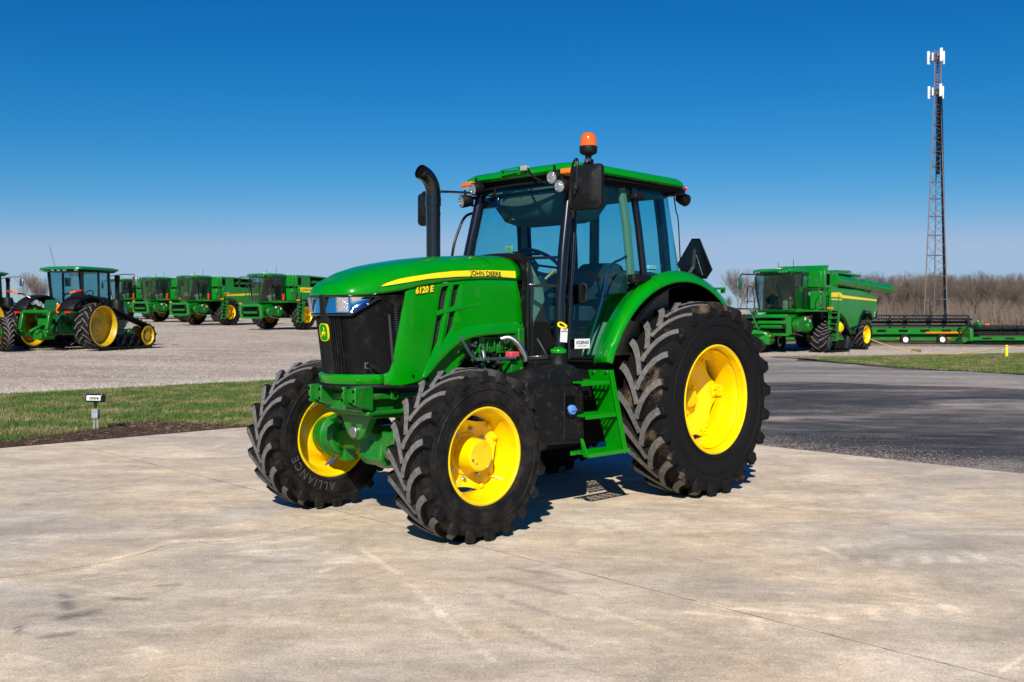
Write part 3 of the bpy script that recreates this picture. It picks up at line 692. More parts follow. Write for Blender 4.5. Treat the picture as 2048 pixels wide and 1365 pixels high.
# sidewall lettering on the inner face of the far front tyre
def arc_text(s,size,r0,y,sgn,a0,parent,mtl,flip=1):
    adv=size*.86
    for i,ch in enumerate(s): pass
    v,f=textmesh(s,size,res=2,spacing=1.25,bold=.002)
    b=MB(); b.add([((r0+p[1])*cos(a0-sgn*p[0]/r0),y,(r0+p[1])*sin(a0-sgn*p[0]/r0)) for p in v],f)
    return b.build('sidewall_lettering',mtl,parent,smooth=0,recalc=False,split=False)
M['letter']=mat('dusty raised lettering',(.045,.045,.044),.9)
arc_text('ALLIANCE',.095,.425,.1955,-1,R(305),wr_,'letter')
def rear_wheel(s,rot):
    w=empty('rear_wheel',(0,s*.9637,RR)); w.parent=T
    tyre('tyre',.886,.486,.470,22,.052,w,RR,s,lw=.027,mats=('mudlug','lugtop'))
    b=MB(); rim_mesh(b,.491,.44,s)
    b.lathe([(.16,.44),(.13,.452),(.10,.44)],n=72,sy=s)
    b.build('rim','yellow',w,smooth=30)
    b=MB(); disc(b,-.125,.385,.040,6,s,ri=.08,depth=.055,ph=rot,pw=.8)
    b.build('wheel_disc','yellow',w,smooth=35)
    b=MB()
    for q in range(6):
            a=rot+q*PI/3; rot_=Matrix.Rotation(-a,3,'Y')
            b.box(rot_@Vector((.415,s*-.045,0)),(.05,.085,.105),rot=rot_)
            b.box(rot_@Vector((.375,s*-.062,0)),(.09,.014,.105),rot=rot_)
    b.build('rim_bracket','yellow',w,bevel=.006)
    b=MB(); b.lathe([(-.17,.16),(-.12,.165),(-.11,.15),(-.108,.10),(-.06,.085),(-.05,.07),(-.05,0)],n=36,sy=s)
    b.build('hub','yellow',w,smooth=30)
    b=MB(); bolts(b,.135,8,-.125,s,r=.015,h=.03)
    for q in range(6):
            a=rot+q*PI/3
            for e in (-.07,.07): 
                x,z=.37*cos(a+e),.37*sin(a+e); b.cyl((x,s*-.056,z),(x,s*-.04,z),.012,8)
    b.build('wheel_nut','yellow',w)
    return w
rear_wheel(1,R(173)); rear_wheel(-1,.5)
# ---- hood
HW=.405
def zc(x):
    P=[(1.6,2.122),(1.9,2.117),(2.13,2.106),(2.4,2.088),(2.66,2.058),(2.86,2.024),(3.0,1.996),(3.14,1.955),(3.25,1.90),(3.33,1.845),(3.40,1.77)]
    for (a,za),(b_,zb) in zip(P,P[1:]):
        if x<=b_: t=(x-a)/(b_-a); return za+(zb-za)*t
    return P[-1][1]
def zsp(x):  # lower edge of the bonnet top: panel split line, then the headlight line
    P=[(1.6,1.905),(1.72,1.905),(2.05,1.902),(2.3,1.893),(2.55,1.868),(2.75,1.835),(2.9,1.808),(3.05,1.782),(3.2,1.765),(3.4,1.757)]
    for (a,za),(b_,zb) in zip(P,P[1:]):
        if x<=b_: t=(x-a)/(b_-a); return za+(zb-za)*t
    return P[-1][1]
PT=[(2.86,.405),(3.0,.388),(3.15,.350),(3.26,.305),(3.325,.262),(3.362,.20),(3.385,.10),(3.393,0)]   # nose plan at z 1.76
PBm=[(2.86,.405),(2.95,.385),(3.08,.335),(3.2,.268),(3.262,.215),(3.298,.14),(3.318,.06),(3.324,0)]  # nose plan at z 1.17
PLt=[(p.x,p.y) for p in spline([(x,y,0) for x,y in PT],4)]; PLb=[(p.x,p.y) for p in spline([(x,y,0) for x,y in PBm],4)]
def nose(u,z):  # u index in PL lists
    t=(1.76-z)/.59; a,b_=PLt[u],PLb[u]; return (a[0]+(b_[0]-a[0])*t, a[1]+(b_[1]-a[1])*t)
sta=[1.70+.0725*i for i in range(17)]
base=[(x,HW,zsp(x)) for x in sta[:-1]]+[(x,y,zsp(x)) for x,y in PLt]
def hood_path(x,y,z,k,K):
    th=k/K*PI/2
    if x<=2.86: xcn=x
    else: xcn=2.86+(x-2.86)*.86
    n=2.7 if x<2.86 else 2.7-.5*min((x-2.86)/.4,1)
    cy=cos(th)**(2/n) if th<PI/2-1e-6 else 0; cz=sin(th)**(2/n)
    f=(1-cy)
    X=x+(xcn-x)*f**.9; Zc=zc(xcn)
    if x>2.86:
        t=min((x-2.86)/.5,1); Zc=zc(xcn)
    # a faint crease: keep the lower flank nearly vertical
    return (X,y*cy,z+(Zc-z)*cz)
K=14
hb=MB(); rows=[]
for (x,y,z) in base:
    rows.append([hood_path(x,y,z,k,K) for k in range(K+1)]+[(p[0],-p[1],p[2]) for p in reversed([hood_path(x,y,z,k,K) for k in range(K)])])
hb.grid(rows)
hood=hb.build('hood','green',T,smooth=50,solid=.012,thick_off=-1)
bvh=BVHTree.FromPolygons([Vector(v) for v in hb.v],hb.f)
def sk(x,z,s=1,off=.002):   # project onto the hood flank
    h=bvh.ray_cast(Vector((x,s*1.5,z)),Vector((0,-s,0)))
    return (x,h[0].y+s*off,z) if h[0] is not None else (x,s*(HW+off),z)
def px(u,v,y):   # photo point -> side plane y of the tractor (used for measured outlines)
    return (u,v)
for xs in (2.02,2.06):
    b=MB(); P_=[hood_path(xs,HW,zsp(xs),k,K) for k in range(4,K+1)]; P_=P_+[(p[0],-p[1],p[2]) for p in reversed(P_[:-1])]; b.tube([(p[0],p[1]*1.001,p[2]+.0005) for p in P_],.0022,4)
    b.build('hood_seam','dark',T)
    break
# yellow flank stripe with thin black outline
sb=[(3.118,1.826),(2.97,1.85),(2.70,1.892),(2.40,1.917),(2.12,1.928),(1.95,1.927),(1.765,1.922)]
stp=[(3.118,1.828),(3.07,1.853),(2.97,1.884),(2.87,1.903),(2.64,1.937),(2.45,1.958),(2.25,1.970),(2.03,1.978),(1.775,1.979)]
def interp(P,x):
    P=sorted(P)
    for (a,za),(b_,zb) in zip(P,P[1:]):
        if x<=b_: return za+(zb-za)*max(0,(x-a)/(b_-a))
    return P[-1][1]
for s in (1,-1):
    for nm,mtl,off,gr in (('stripe','yellow_d',.0035,0),('stripe_border','black',.002,.004)):
        b=MB(); G=[]
        for i in range(61):
            x=3.118+gr-(3.118+gr-1.768+gr)*i/60; zb=interp(sb,x)-gr*1.6; zt=max(interp(stp,x)+gr*.4,zb+.0008)
            G.append([sk(x+.0*(zt-zb),zb+(zt-zb)*k/4,s,off) for k in range(5)])
        b.grid(G); b.build(nm,mtl,T,smooth=60,recalc=False)
    sg=s
    text('brand_lettering','JOHN DEERE',.060,'black',T,lambda x,y,z,s=s:sk(2.104-s*x*.98,1.947+y*.88,s,.006),bold=.0015,res=3,spacing=1.0)
    text('model_lettering','6120 E',.066,'yellow_d',T,lambda x,y,z,s=s:(2.752-s*x*.95,s*(HW+.0095),1.806+y+.11*(s*x)),bold=.0030,res=3,shear=.12)
    text('model_lettering_shadow','6120 E',.066,'black',T,lambda x,y,z,s=s:(2.750-s*x*.95,s*(HW+.007),1.803+y+.11*(s*x)),bold=.005,res=2,shear=.12)
# side panels with louvre openings
def Yc(x,z): # lateral bulge of the side panel
    return HW-.004+.006*cos((x-2.2)*1.6)-.0
outer=[(1.688,1.465),(1.70,1.72),(1.755,1.899),(1.95,1.899),(2.15,1.895),(2.35,1.884),(2.55,1.862),(2.75,1.829),(2.875,1.806),(2.912,1.792),(2.945,1.66),(2.985,1.46),(3.02,1.27),(3.038,1.205),(3.052,1.187),(3.085,1.172),(3.085,1.095),(2.95,1.093),(2.85,1.104),(2.775,1.121),(2.72,1.145),(2.681,1.172),(2.63,1.215),(2.58,1.263),(2.50,1.33),(2.421,1.376),(2.34,1.412),(2.262,1.434),(2.13,1.450),(1.999,1.457),(1.85,1.461)]
def side_pts(pxl): return pxl
slits=[ [(2.578,1.815),(2.562,1.835),(2.497,1.846),(2.541,1.662),(2.614,1.638),(2.598,1.74)],
        [(2.450,1.845),(2.440,1.853),(2.383,1.856),(2.424,1.694),(2.484,1.675),(2.468,1.77)],
        [(2.624,1.603),(2.554,1.624),(2.607,1.403),(2.665,1.325),(2.690,1.285),(2.652,1.46)],
        [(2.492,1.638),(2.427,1.655),(2.452,1.525),(2.515,1.45),(2.545,1.425),(2.51,1.55)] ]
def panel(outer,holes,s,mtl,name):
    polys=[[Vector((x,z,0)) for x,z in outer]]+[[Vector((x,z,0)) for x,z in h] for h in holes]
    tris=geometry.tessellate_polygon(polys); flat=[p for P in polys for p in P]
    bm=bmesh.new(); vs=[bm.verts.new((p.x,0,p.y)) for p in flat]
    for t in tris:
        try: bm.faces.new([vs[i] for i in t])
        except ValueError: pass
    for i in range(1,16):
        for ax,lo,hi in ((0,1.6,3.1),(2,1.09,1.9)):
            c=[0,0,0]; c[ax]=lo+(hi-lo)*i/16; nrm=[0,0,0]; nrm[ax]=1
            bmesh.ops.bisect_plane(bm,geom=bm.verts[:]+bm.edges[:]+bm.faces[:],plane_co=c,plane_no=nrm)
    for v in bm.verts:
        x,z=v.co.x,v.co.z; y=Yc(x,z)
        if x>2.86:
            t=min(max((x-2.86)/.225,0),1); y=Yc(2.86,z)-t*t*.072
        if z<1.5: pass
        v.co=(x,y,z)
    me=bpy.data.meshes.new(name)
    for v in bm.verts: v.co.y*=s
    bmesh.ops.recalc_face_normals(bm,faces=bm.faces)
    avg=sum((f.normal.y*f.calc_area() for f in bm.faces))
    if avg*s<0: bmesh.ops.reverse_faces(bm,faces=bm.faces)
    bm.to_mesh(me); bm.free(); me.materials.append(M[mtl]); me.shade_smooth(); me.set_sharp_from_angle(angle=R(40))
    o=bpy.data.objects.new(name,me); COL.objects.link(o); o.parent=T
    d=o.modifiers.new('s','SOLIDIFY'); d.thickness=.02; d.offset=-1
    d=o.modifiers.new('b','BEVEL'); d.width=.005; d.segments=2; d.limit_method='ANGLE'; d.angle_limit=R(50)
    return o
M['louvre']=mat('black louvre mesh',(.012,.012,.012),.5)
def stripes(m,scale,rot,depth=1.0,dark=.2):
    N=m.node_tree.nodes;L=m.node_tree.links;b=N['Principled BSDF']; tc=N.new('ShaderNodeTexCoord'); mp=N.new('ShaderNodeMapping'); mp.inputs['Rotation'].default_value=rot
    w=N.new('ShaderNodeTexWave'); w.inputs['Scale'].default_value=scale
    L.new(tc.outputs['Object'],mp.inputs['Vector']); L.new(mp.outputs[0],w.inputs['Vector'])
    bp=N.new('ShaderNodeBump'); bp.inputs['Strength'].default_value=depth; bp.inputs['Distance'].default_value=.004
    L.new(w.outputs['Fac'],bp.inputs['Height']); L.new(bp.outputs[0],b.inputs['Normal'])
stripes(M['louvre'],32,(0,R(50),0))
for s in (1,-1):
    panel(outer,slits,s,'green','side_panel')
    b=MB(); b.prism([(2.34,1.87),(2.62,1.85),(2.72,1.27),(2.42,1.39)],'y',s*(HW-.04),s*(HW-.028)); b.build('louvre_mesh','louvre',T,smooth=0)
    # slanting green fins and long crease rib
    b=MB()
    b.add([(2.497,s*(HW+.004),1.850),(2.475,s*(HW+.007),1.852),(2.452,s*(HW+.002),1.855),(2.612,s*(HW+.004),1.365),(2.588,s*(HW+.009),1.38),(2.560,s*(HW+.002),1.40)],[(0,1,4,3),(1,2,5,4),(0,2,1),(3,4,5)])
    b.build('louvre_fin','green',T,smooth=0,bevel=.003)
    G=[]
    for i in range(25):
        u=i/24; x=2.632-(2.632-1.95)*u; z=1.622+.105*u**.75; h=.019*(1-u)+.003; o_=.009*(1-u)+.0005
        y0=Yc(x,z)
        G.append([(x,s*(y0+.001),z+h),(x,s*(y0+o_),z+h*.2),(x,s*(y0+o_*.8),z-h*.6),(x,s*(y0+.0005),z-h)])
    b=MB(); b.grid(G); b.build('crease_rib','green',T,smooth=50)
    # lower flank swoosh (raised wheel-arch band)
    G=[]
    arc=[(1.69,1.466),(1.85,1.462),(1.999,1.459),(2.13,1.452),(2.262,1.436),(2.421,1.378),(2.58,1.265),(2.681,1.175),(2.74,1.137)]
    up=[(1.69,1.55),(1.85,1.555),(2.03,1.548),(2.20,1.535),(2.342,1.516),(2.50,1.45),(2.62,1.365),(2.71,1.26),(2.765,1.15)]
    for p,q in zip(spline([(x,0,z) for x,z in arc],5),spline([(x,0,z) for x,z in up],5)):
        row=[]
        for k in range(7):
            u=k/6; x=p.x+(q.x-p.x)*u; z=p.z+(q.z-p.z)*u; row.append((x,s*(Yc(x,z)+.0015+.013*(1-u)**.5*min(1,u*8+.3)),z))
        G.append(row)
    b=MB(); b.grid(G); b.build('arch_flare','green',T,smooth=60,recalc=False)
    b=MB(); b.prism([(2.20,1.42),(2.36,1.40),(2.50,1.32),(2.66,1.18),(2.62,1.06),(2.36,1.06),(2.36,1.2),(2.2,1.3)],'y',s*.325,s*.335); b.build('inner_fender_panel','green',T,split=False)
# ---- front nose: grille, lower band, headlights
G=[]
n=len(PLt); zs=[1.765,1.70,1.6,1.45,1.3,1.165]
for z in zs:
    row=[]
    for s in (1,-1):
        idx=range(n) if s>0 else range(n-2,-1,-1)
        for u in idx:
            x,y=nose(u,z); row.append((x-.018,s*max(y-.012,0),z))
    G.append(row)
b=MB(); b.grid(G); b.build('grille','mesh',T,smooth=60)
stripes(M['mesh'],60,(0,R(90),0),.6)
b=MB()   # vertical slats in the middle of the grille
for k in range(-6,7):
    if k==0: continue
    y=.024*k
    def gx(z,y):
        for u in range(n-1):
            a=nose(u,z); c=nose(u+1,z)
            if c[1]<=abs(y)<=a[1]: t=(a[1]-abs(y))/(a[1]-c[1]+1e-9); return a[0]+(c[0]-a[0])*t
        return nose(n-1,z)[0]
    b.tube([(gx(z,y)-.012,y,z) for z in (1.60,1.5,1.4,1.3,1.18)],[.005]*5,6)
b.build('grille_slats','plastic',T,split=False)
b=MB()   # centre spine
b.loft([[(gx(z,0)-.02,.05,z),(gx(z,0)+.012,.03,z),(gx(z,0)+.012,-.03,z),(gx(z,0)-.02,-.05,z)] for z in (1.765,1.6,1.45,1.3,1.17)])
b.build('grille_spine','plastic',T,bevel=.008)
# bottom green band
rows=[]
for z,off in ((1.100,-.004),(1.108,.004),(1.16,.012),(1.172,.004),(1.172,-.03)):
    row=[]
    for s in (1,-1):
        for u in (range(n) if s>0 else range(n-2,-1,-1)):
            x,y=nose(u,1.17); 
            if x<3.06: continue
            k=min(1,(x-3.06)/.05) if x<3.11 else 1
            row.append((x+off*k, s*(y+off*.6*(y>.02)),z-.0))
    rows.append(row)
b=MB(); b.grid(rows); b.build('nose_band','green',T,smooth=40,solid=.004,thick_off=1)
b=MB(); b.tube([(2.80,.39,1.075),(2.95,.38,1.078),(3.08,.335,1.085),(3.2,.268,1.085),(3.262,.205,1.082),(3.30,.12,1.082),(3.31,0,1.082),(3.30,-.12,1.082),(3.262,-.205,1.082),(3.2,-.268,1.085),(3.0,-.37,1.085)],.017,10)
b.build('rubber_seal','plastic',T)
# headlights: chrome housings wrapping around the corner
def on_nose(y,z,off): # by lateral y (front face)
    return (gx(z,y)+off,y,z)
def nose_s(t,z,off,s):
    """t = 0 centre .. 1 at the side end of the nose"""
    f=(1-t)*(n-1); i=min(int(f),n-2); fr=f-i; a=nose(i,z); c=nose(i+1,z); x=a[0]+(c[0]-a[0])*fr; y=a[1]+(c[1]-a[1])*fr
    # outward normal approx
    dx=c[0]-a[0]; dy=c[1]-a[1]; l=math.hypot(dx,dy); nx,ny=-dy/l,dx/l
    if nx<0: nx,ny=-nx,-ny
    return (x+nx*off,s*(y+abs(ny)*off),z)
for s in (1,-1):
    hl=empty('headlight',(0,0,0)); hl.parent=T
    def outline(t): # lower / upper z of the lamp at t
        zt=1.752; 
        if t<.42: zb=1.630
        else: zb=1.630+(1.750-1.630)*((t-.42)/.32)**1.55
        return zb,zt
    b=MB(); G=[]
    for i in range(31):
        t=.045+(.755-.045)*i/30; zb,zt=outline(min(t,.74)); zb-=.018; zt+=.006
        G.append([nose_s(t,zb+(zt-zb)*k/4,-.022,s) for k in range(5)])
    b.grid(G); b.tube([g[0]+Vector() if False else Vector(g[0])+Vector((.02,s*.012,.008)) for g in G],.012,8); b.tube([Vector(g[-1])+Vector((.02,s*.01,-.004)) for g in G],.008,8); b.build('bezel','black',hl,smooth=60,split=False)
    b=MB(); G=[]
    for i in range(31):
        t=.07+(.725-.07)*i/30; zb,zt=outline(t)
        G.append([nose_s(t,zb+(zt-zb)*k/8,.012-(.030*(k/8) if t<.42 else .030*(k/8)+.012*sin(PI*k/8)),s) for k in range(9)])
    b.grid(G); b.build('reflector','chrome',hl,smooth=60)
    b=MB(); G=[]
    for i in range(9):
        t=.24+(.40-.24)*i/8; G.append([nose_s(t,1.64+.104*k/6,.015,s) for k in range(7)])
    b.grid(G); b.build('lens','lens',hl,smooth=60)
    b=MB(); b.tube([nose_s(.235,1.64,.016,s),nose_s(.235,1.745,.016,s)],.004,6); b.tube([nose_s(.405,1.64,.016,s),nose_s(.405,1.745,.016,s)],.003,6); b.build('lamp_divider','steel',hl)
# small warning decals and fasteners
for (x,z,w_,h_,c_) in ((1.80,1.80,.0,.0,'x'),):
    pass
b=MB()
for x,z in ((1.72,1.86),(1.72,1.55),(2.86,1.16)): b.lathe([(0,.011),(.004,.010),(.006,0)],c=(x,HW+.004,z),n=10)
b.build('panel_fastener','black',T)
# badge with leaping deer
bz=1.487; bx=gx(1.487,0)+.014; tilt=.118
def bd(u,v,off=0): return (bx+v*tilt+off,-u,bz+v)   # u to the viewer's right
def bpoly(name,pts,o0,o1,mtl):
    b=MB(); n_=len(pts); b.add([bd(u,v,o0) for u,v in pts]+[bd(u,v,o1) for u,v in pts],[tuple(range(n_,2*n_))]+[(i,(i+1)%n_,n_+(i+1)%n_,n_+i) for i in range(n_)]); return b
bad=empty('badge'); bad.parent=T
def superel(a,c,n_=28,e=3.4,sk_=0): return [(a*math.copysign(abs(cos(t))**(2/e),cos(t)),c*math.copysign(abs(sin(t))**(2/e),sin(t))) for t in [2*PI*i/n_ for i in range(n_)]]
bpoly('x',superel(.052,.066),-.01,.004,0).build('badge_border','yellow_d',bad,smooth=30)
bpoly('x',superel(.0475,.0615),-.009,.0052,0).build('badge_field','green',bad,smooth=30)
deer=[(-33,-5),(-15,-8),(-8,-11),(-22,-20),(-13,-27),(-10,-24),(-14,-19),(2,-12),(12,-13),(25,-24),(38,-34),(40,-30),(30,-18),(22,-4),(20,6),(15,4),(4,4),(-2,7),(-4,16),(0,22),(-3,26),(-3,36),(-6,40),(-7,33),(-12,40),(-14,34),(-10,26),(-18,27),(-20,23),(-12,20),(-13,14),(-10,4),(-16,0),(-30,1)]
dp=[Vector((-u*.0009,v*.00108,0)) for u,v in deer]
tr=geometry.tessellate_polygon([dp]); b=MB(); b.add([bd(-p.x,p.y,.0068) for p in dp],[tuple(t) for t in tr]); b.build('deer_emblem','yellow_d',bad,smooth=0,recalc=False)
# grille latch and pull
b=MB(); b.tube([nose_s(.60,1.225,.0,1),nose_s(.60,1.225,.018,1),nose_s(.575,1.225,.02,1),nose_s(.575,1.263,.02,1),nose_s(.60,1.263,.018,1),nose_s(.60,1.263,0,1)],.005,8); b.build('grille_latch','steel',T)
b=MB(); b.bar(nose_s(.63,1.235,.004,1),nose_s(.69,1.185,.012,1),.022,.012,up=(1,0,0)); b.build('latch_lever','plastic',T,bevel=.003)
# things seen behind the grille
M['radiator']=mat('dim radiator parts',(.03,.033,.042),.5)
b=MB()
for t,z0,z1,r in ((.795,1.22,1.62,.010),):
    a=nose_s(t,z0,-.006,1); c=nose_s(t,z1,-.006,1)
    b.tube([a,c],r,8)
for k in range(14):
    p=nose_s(.835,1.42+.018*k,-.010,1); q=nose_s(.86,1.42+.018*k,-.010,1); b.tube([p,q],.006,6)
b.build('radiator_pipe','radiator',T,split=False)
# hood rear shroud (black edge) and firewall
b=MB()
ring=[]
for x0,x1,gr in ((1.70,1.60,.012),):
    P0=[hood_path(1.70,HW,zsp(1.70),k,K) for k in range(K+1)]
    half=[(1.69,HW,1.24),(1.69,HW,1.5),(1.72,HW,1.7)]+P0
    rows=[]
    for dx,g,g2 in ((.0,.012,0),(-.07,.02,0),(-.11,.03,0),(-.11,-.03,0)):
        row=[(p[0]+dx-(.0),p[1]+g*(1 if p[1]>.05 else 0),p[2]+g*(1 if p[2]>2.0 else 0)) for p in half]
        rows.append(row+[(p[0],-p[1],p[2]) for p in reversed(row[:-1])])
    b.grid(rows)
b.build('hood_surround','plastic',T,smooth=40)
b=MB(); b.box((1.62,0,1.62),(.06,.78,.86)); b.build('firewall','mblack',T)
# ---- engine bay seen under the hood
b=MB(); b.box((2.25,0,1.18),(1.3,.42,.62)); b.box((2.30,.0,1.45),(1.1,.5,.1)); b.build('engine_block','mblack',T,bevel=.02)
b=MB(); 
b.box((1.98,.25,1.375),(.22,.16,.13)); b.box((2.10,.255,1.36),(.06,.20,.17)); b.box((1.86,.26,1.38),(.13,.19,.15),taper=.8); b.box((2.22,.24,1.34),(.20,.12,.08))
b.cyl((2.02,.25,1.30),(2.02,.30,1.22),.035,12); b.cyl((1.90,.25,1.30),(1.90,.30,1.23),.03,12)
for x in (1.84,1.9,1.96,2.04,2.12): b.box((x,.35,1.37),(.012,.02,.10))
b.tube([(2.2,.30,1.25),(2.0,.32,1.24),(1.85,.31,1.26)],.012,8)
b.build('engine_pump','green_c',T,bevel=.008)
b=MB(); b.box((1.74,.40,1.36),(.07,.10,.30)); b.box((1.73,.42,1.09),(.10,.12,.20)); b.box((1.80,.40,1.19),(.16,.14,.10)); b.box((1.75,.3,1.2),(.14,.2,.5)); b.build('engine_bracket','green_c',T,bevel=.008)
b=MB(); b.tube([(2.40,.42,1.45),(2.30,.46,1.28),(2.27,.47,1.265),(1.86,.50,1.265)],.013,10); b.tube([(2.15,.44,1.26),(2.15,.42,1.33)],.016,10); b.build('steel_brake_pipe','steel',T)
b=MB(); b.tube(spline([(1.93,.40,1.42),(1.88,.45,1.43),(1.83,.50,1.38),(1.79,.53,1.29),(1.78,.53,1.24)],5),.024,12); b.build('steel_hose','steel',T)
b=MB(); b.box((1.86,.46,1.295),(.10,.07,.045)); b.build('terminal_cover','pink',T,bevel=.008)
b=MB()
random.seed(3)
for i in range(16):
    x=random.uniform(1.75,2.35); y=random.uniform(.3,.42); z=random.uniform(1.1,1.42)
    b.tube(spline([(x,y,z),(x+random.uniform(-.12,.12),y+.03,z-.08),(x+random.uniform(-.25,.25),y,z-.16)],4),random.uniform(.005,.012),6)
b.build('engine_hoses','plastic',T,split=False)
b=MB()
for i in range(14):
    x=random.uniform(1.78,2.3); y=random.uniform(.33,.42); z=random.uniform(1.08,1.3)
    b.tube([(x,y,z),(x+random.uniform(-.1,.1),y+.01,z-random.uniform(.02,.1))],random.uniform(.006,.014),6)
b.build('fuel_line','green_c',T)
b=MB(); 
for i in range(10):
    x=random.uniform(1.75,2.3); z=random.uniform(1.12,1.4); b.cyl((x,.40,z),(x,.43,z),random.uniform(.008,.015),6)
b.build('pipe_fitting','steel',T)
# ---- front support casting
b=MB()
b.prism([(2.1,1.05),(3.2,1.06),(3.22,.90),(3.1,.84),(2.5,.82),(2.1,.86)],'y',-.24,.24)
b.prism([(2.35,1.03),(3.22,1.03),(3.22,.985),(2.35,.985)],'y',-.30,.30)
b.prism([(2.35,.90),(3.19,.90),(3.19,.868),(2.35,.868)],'y',-.29,.29)
b.prism([(2.2,1.10),(2.52,1.10),(2.62,1.02),(2.66,.86),(2.2,.84)],'y',-.33,.33)
b.build('front_support','green_c',T,bevel=.010)
for s in (1,-1):
    b=MB(); # U-shaped weight bracket
    pts=[(3.15,1.085),(3.32,1.085),(3.32,.958),(3.15,.90)]
    b.prism(pts,'y',s*.13,s*.165); b.prism(pts,'y',s*.27,s*.305); b.prism([(3.16,1.075),(3.285,1.075),(3.285,.965),(3.16,.965)],'y',s*.15,s*.285)
    b.build('weight_bracket','green_c',T,bevel=.008)
    b=MB()
    for y in (.1475,.2875):
        for z in (1.055,.985): b.cyl((3.319,s*y,z),(3.322,s*y,z),.0125,14)
    b.build('bracket_hole','dark',T)
b=MB(); b.prism([(2.93,1.045),(3.0,1.05),(3.0,.985),(2.96,.975),(2.93,.99)],'y',.305,.325); b.build('tow_lug','green_c',T,bevel=.004)
b=MB(); b.cyl((2.965,.324,1.012),(2.965,.329,1.012),.014,12); b.build('lug_hole','dark',T)
# front pivot bracket + axle beam
b=MB(); b.prism([(-.20,.86),(.20,.86),(.10,.70),(.05,.665),(-.05,.665),(-.10,.70)],'x',3.02,3.10); b.prism([(-.20,.86),(.20,.86),(.1,.70),(-.1,.70)],'x',2.55,2.60); b.build('axle_pivot','green_c',T,bevel=.012)
b=MB(); b.cyl((3.09,0,.725),(3.125,0,.725),.045,24); b.build('pivot_pin','steel',T,bevel=.006)
b=MB()
secs=[(-.66,.60,.075,.085),(-.45,.61,.075,.09),(-.30,.62,.08,.10),(-.14,.62,.10,.12),(0,.62,.14,.135),(.14,.62,.10,.12),(.30,.62,.08,.10),(.45,.61,.075,.09),(.66,.60,.075,.085)]
b.loft([[(2.79+w*cx,y,z+h*cz) for cx,cz in ((-1,-.7),(-.6,-1),(.6,-1),(1,-.7),(1,.7),(.6,1),(-.6,1),(-1,.7))] for y,z,w,h in secs])
b.sphere((2.79,0,.58),.17,20,10)
b.build('front_axle','green_c',T,bevel=.01)
b=MB(); b.prism([(2.86,.72),(2.93,.72),(2.97,.50),(2.90,.44),(2.84,.46)],'y',-.14,.14); b.prism([(2.88,.70),(3.0,.74),(3.0,.56),(2.93,.50)],'y',.19,.36);b.build('axle_housing','green_c',T,bevel=.02)
for s in (1,-1):
    b=MB()
    b.lathe([(.57,.10),(.575,.15),(.60,.165),(.68,.17),(.70,.185),(.725,.185),(.735,.16),(.86,.15)],c=(LB,0,RF),n=36,sy=s)
    b.prism([(-.10,.12),(.10,.12),(.13,.155),(.10,.185),(-.10,.185),(-.13,.155)],'y',s*.50,s*.64)
    b.v=[(x+(LB if abs(x)<1 else 0),y,z+(RF if abs(x)<1 else 0)) for x,y,z in b.v]
    b.bar((LB+.02,s*.52,RF+.17),(LB+.02,s*.52,RF-.19),.11,.05,up=(0,1,0))
    b.bar((LB,s*.60,RF-.17),(LB,s*.50,RF-.17),.12,.04)
    b.build('steering_knuckle','green_c',T,bevel=.008)
    b=MB(); 
    for i in range(10):
        a=2*PI*i/10; b.cyl((LB+.165*cos(a),s*.70,RF+.165*sin(a)),(LB+.165*cos(a),s*.683,RF+.165*sin(a)),.014,6)
    b.build('knuckle_bolt','green_c',T)
    b=MB(); b.cyl((LB-.16,s*.12,RF+.03),(LB-.16,s*.56,RF+.02),.022,12); b.build('steering_ram','bluesteel',T)
# belly, transmission, rear axle
b=MB(); b.prism([(-.45,.45),(1.7,.42),(2.3,.62),(2.3,1.1),(1.5,1.25),(-.3,1.25),(-.5,1.0)],'y',-.24,.24); b.build('transmission_case','mblack',T,bevel=.03)
b=MB(); b.lathe([(-.78,.12),(-.5,.13),(-.3,.20),(.3,.20),(.5,.13),(.78,.12)],c=(0,0,RR),n=24); b.cyl((1.75,.1,.50),(2.5,.05,.55),.03,10); b.build('rear_axle','green_c',T)
b=MB(); b.box((1.0,0,1.19),(1.5,1.24,.10)); b.box((1.1,.42,1.02),(.7,.4,.26)); b.box((1.62,.1,.62),(.5,.5,.2)); b.build('cab_floor','mblack',T,bevel=.01)
# ---- fuel tank, filler neck and caps
b=MB()
tank=[(1.395,.60),(1.43,.565),(1.92,.585),(2.02,.63),(2.06,.75),(2.085,1.075),(2.05,1.105),(1.46,1.055),(1.405,1.02)]
b.prism(tank,'y',.42,.84)
b.build('fuel_tank','plastic',T,bevel=.030,seg=4)
b=MB(); # sloped shoulder up to the neck
def rr(x0,x1,y0,y1,z,r=.03): return [(x,y,z) for x,y in rrect(x0,y0,x1,y1,r,4)]
b.loft([rr(1.40,2.08,.42,.842,1.055),rr(1.405,2.05,.42,.842,1.09),rr(1.42,1.90,.44,.82,1.15,.05),rr(1.44,1.72,.50,.80,1.195,.06),rr(1.475,1.625,.60,.76,1.215,.06)])
b.build('tank_shoulder','plastic',T,smooth=50,bevel=.008)
b=MB(); b.lathe([(1.19,.085),(1.215,.078),(1.23,.070),(1.29,.068),(1.295,.060),(1.315,.060)],c=(1.545,.68,0),axis='z',n=28,cap=True); b.build('filler_neck','plastic',T)
b=MB(); b.lathe([(1.305,.066),(1.318,.068),(1.333,.064),(1.34,.058),(1.34,0)],c=(1.545,.68,0),axis='z',n=16); b.box((1.545,.68,1.346),(.10,.016,.014)); b.build('fuel_cap','green',T,bevel=.003)
b=MB()   # moulded cover panel lines and recess
b.prism([(1.47,1.03),(1.99,1.045),(2.005,.99),(2.045,.985),(2.03,.68),(1.98,.615),(1.72,.60),(1.70,1.0),(1.47,.99)],'y',.838,.846)
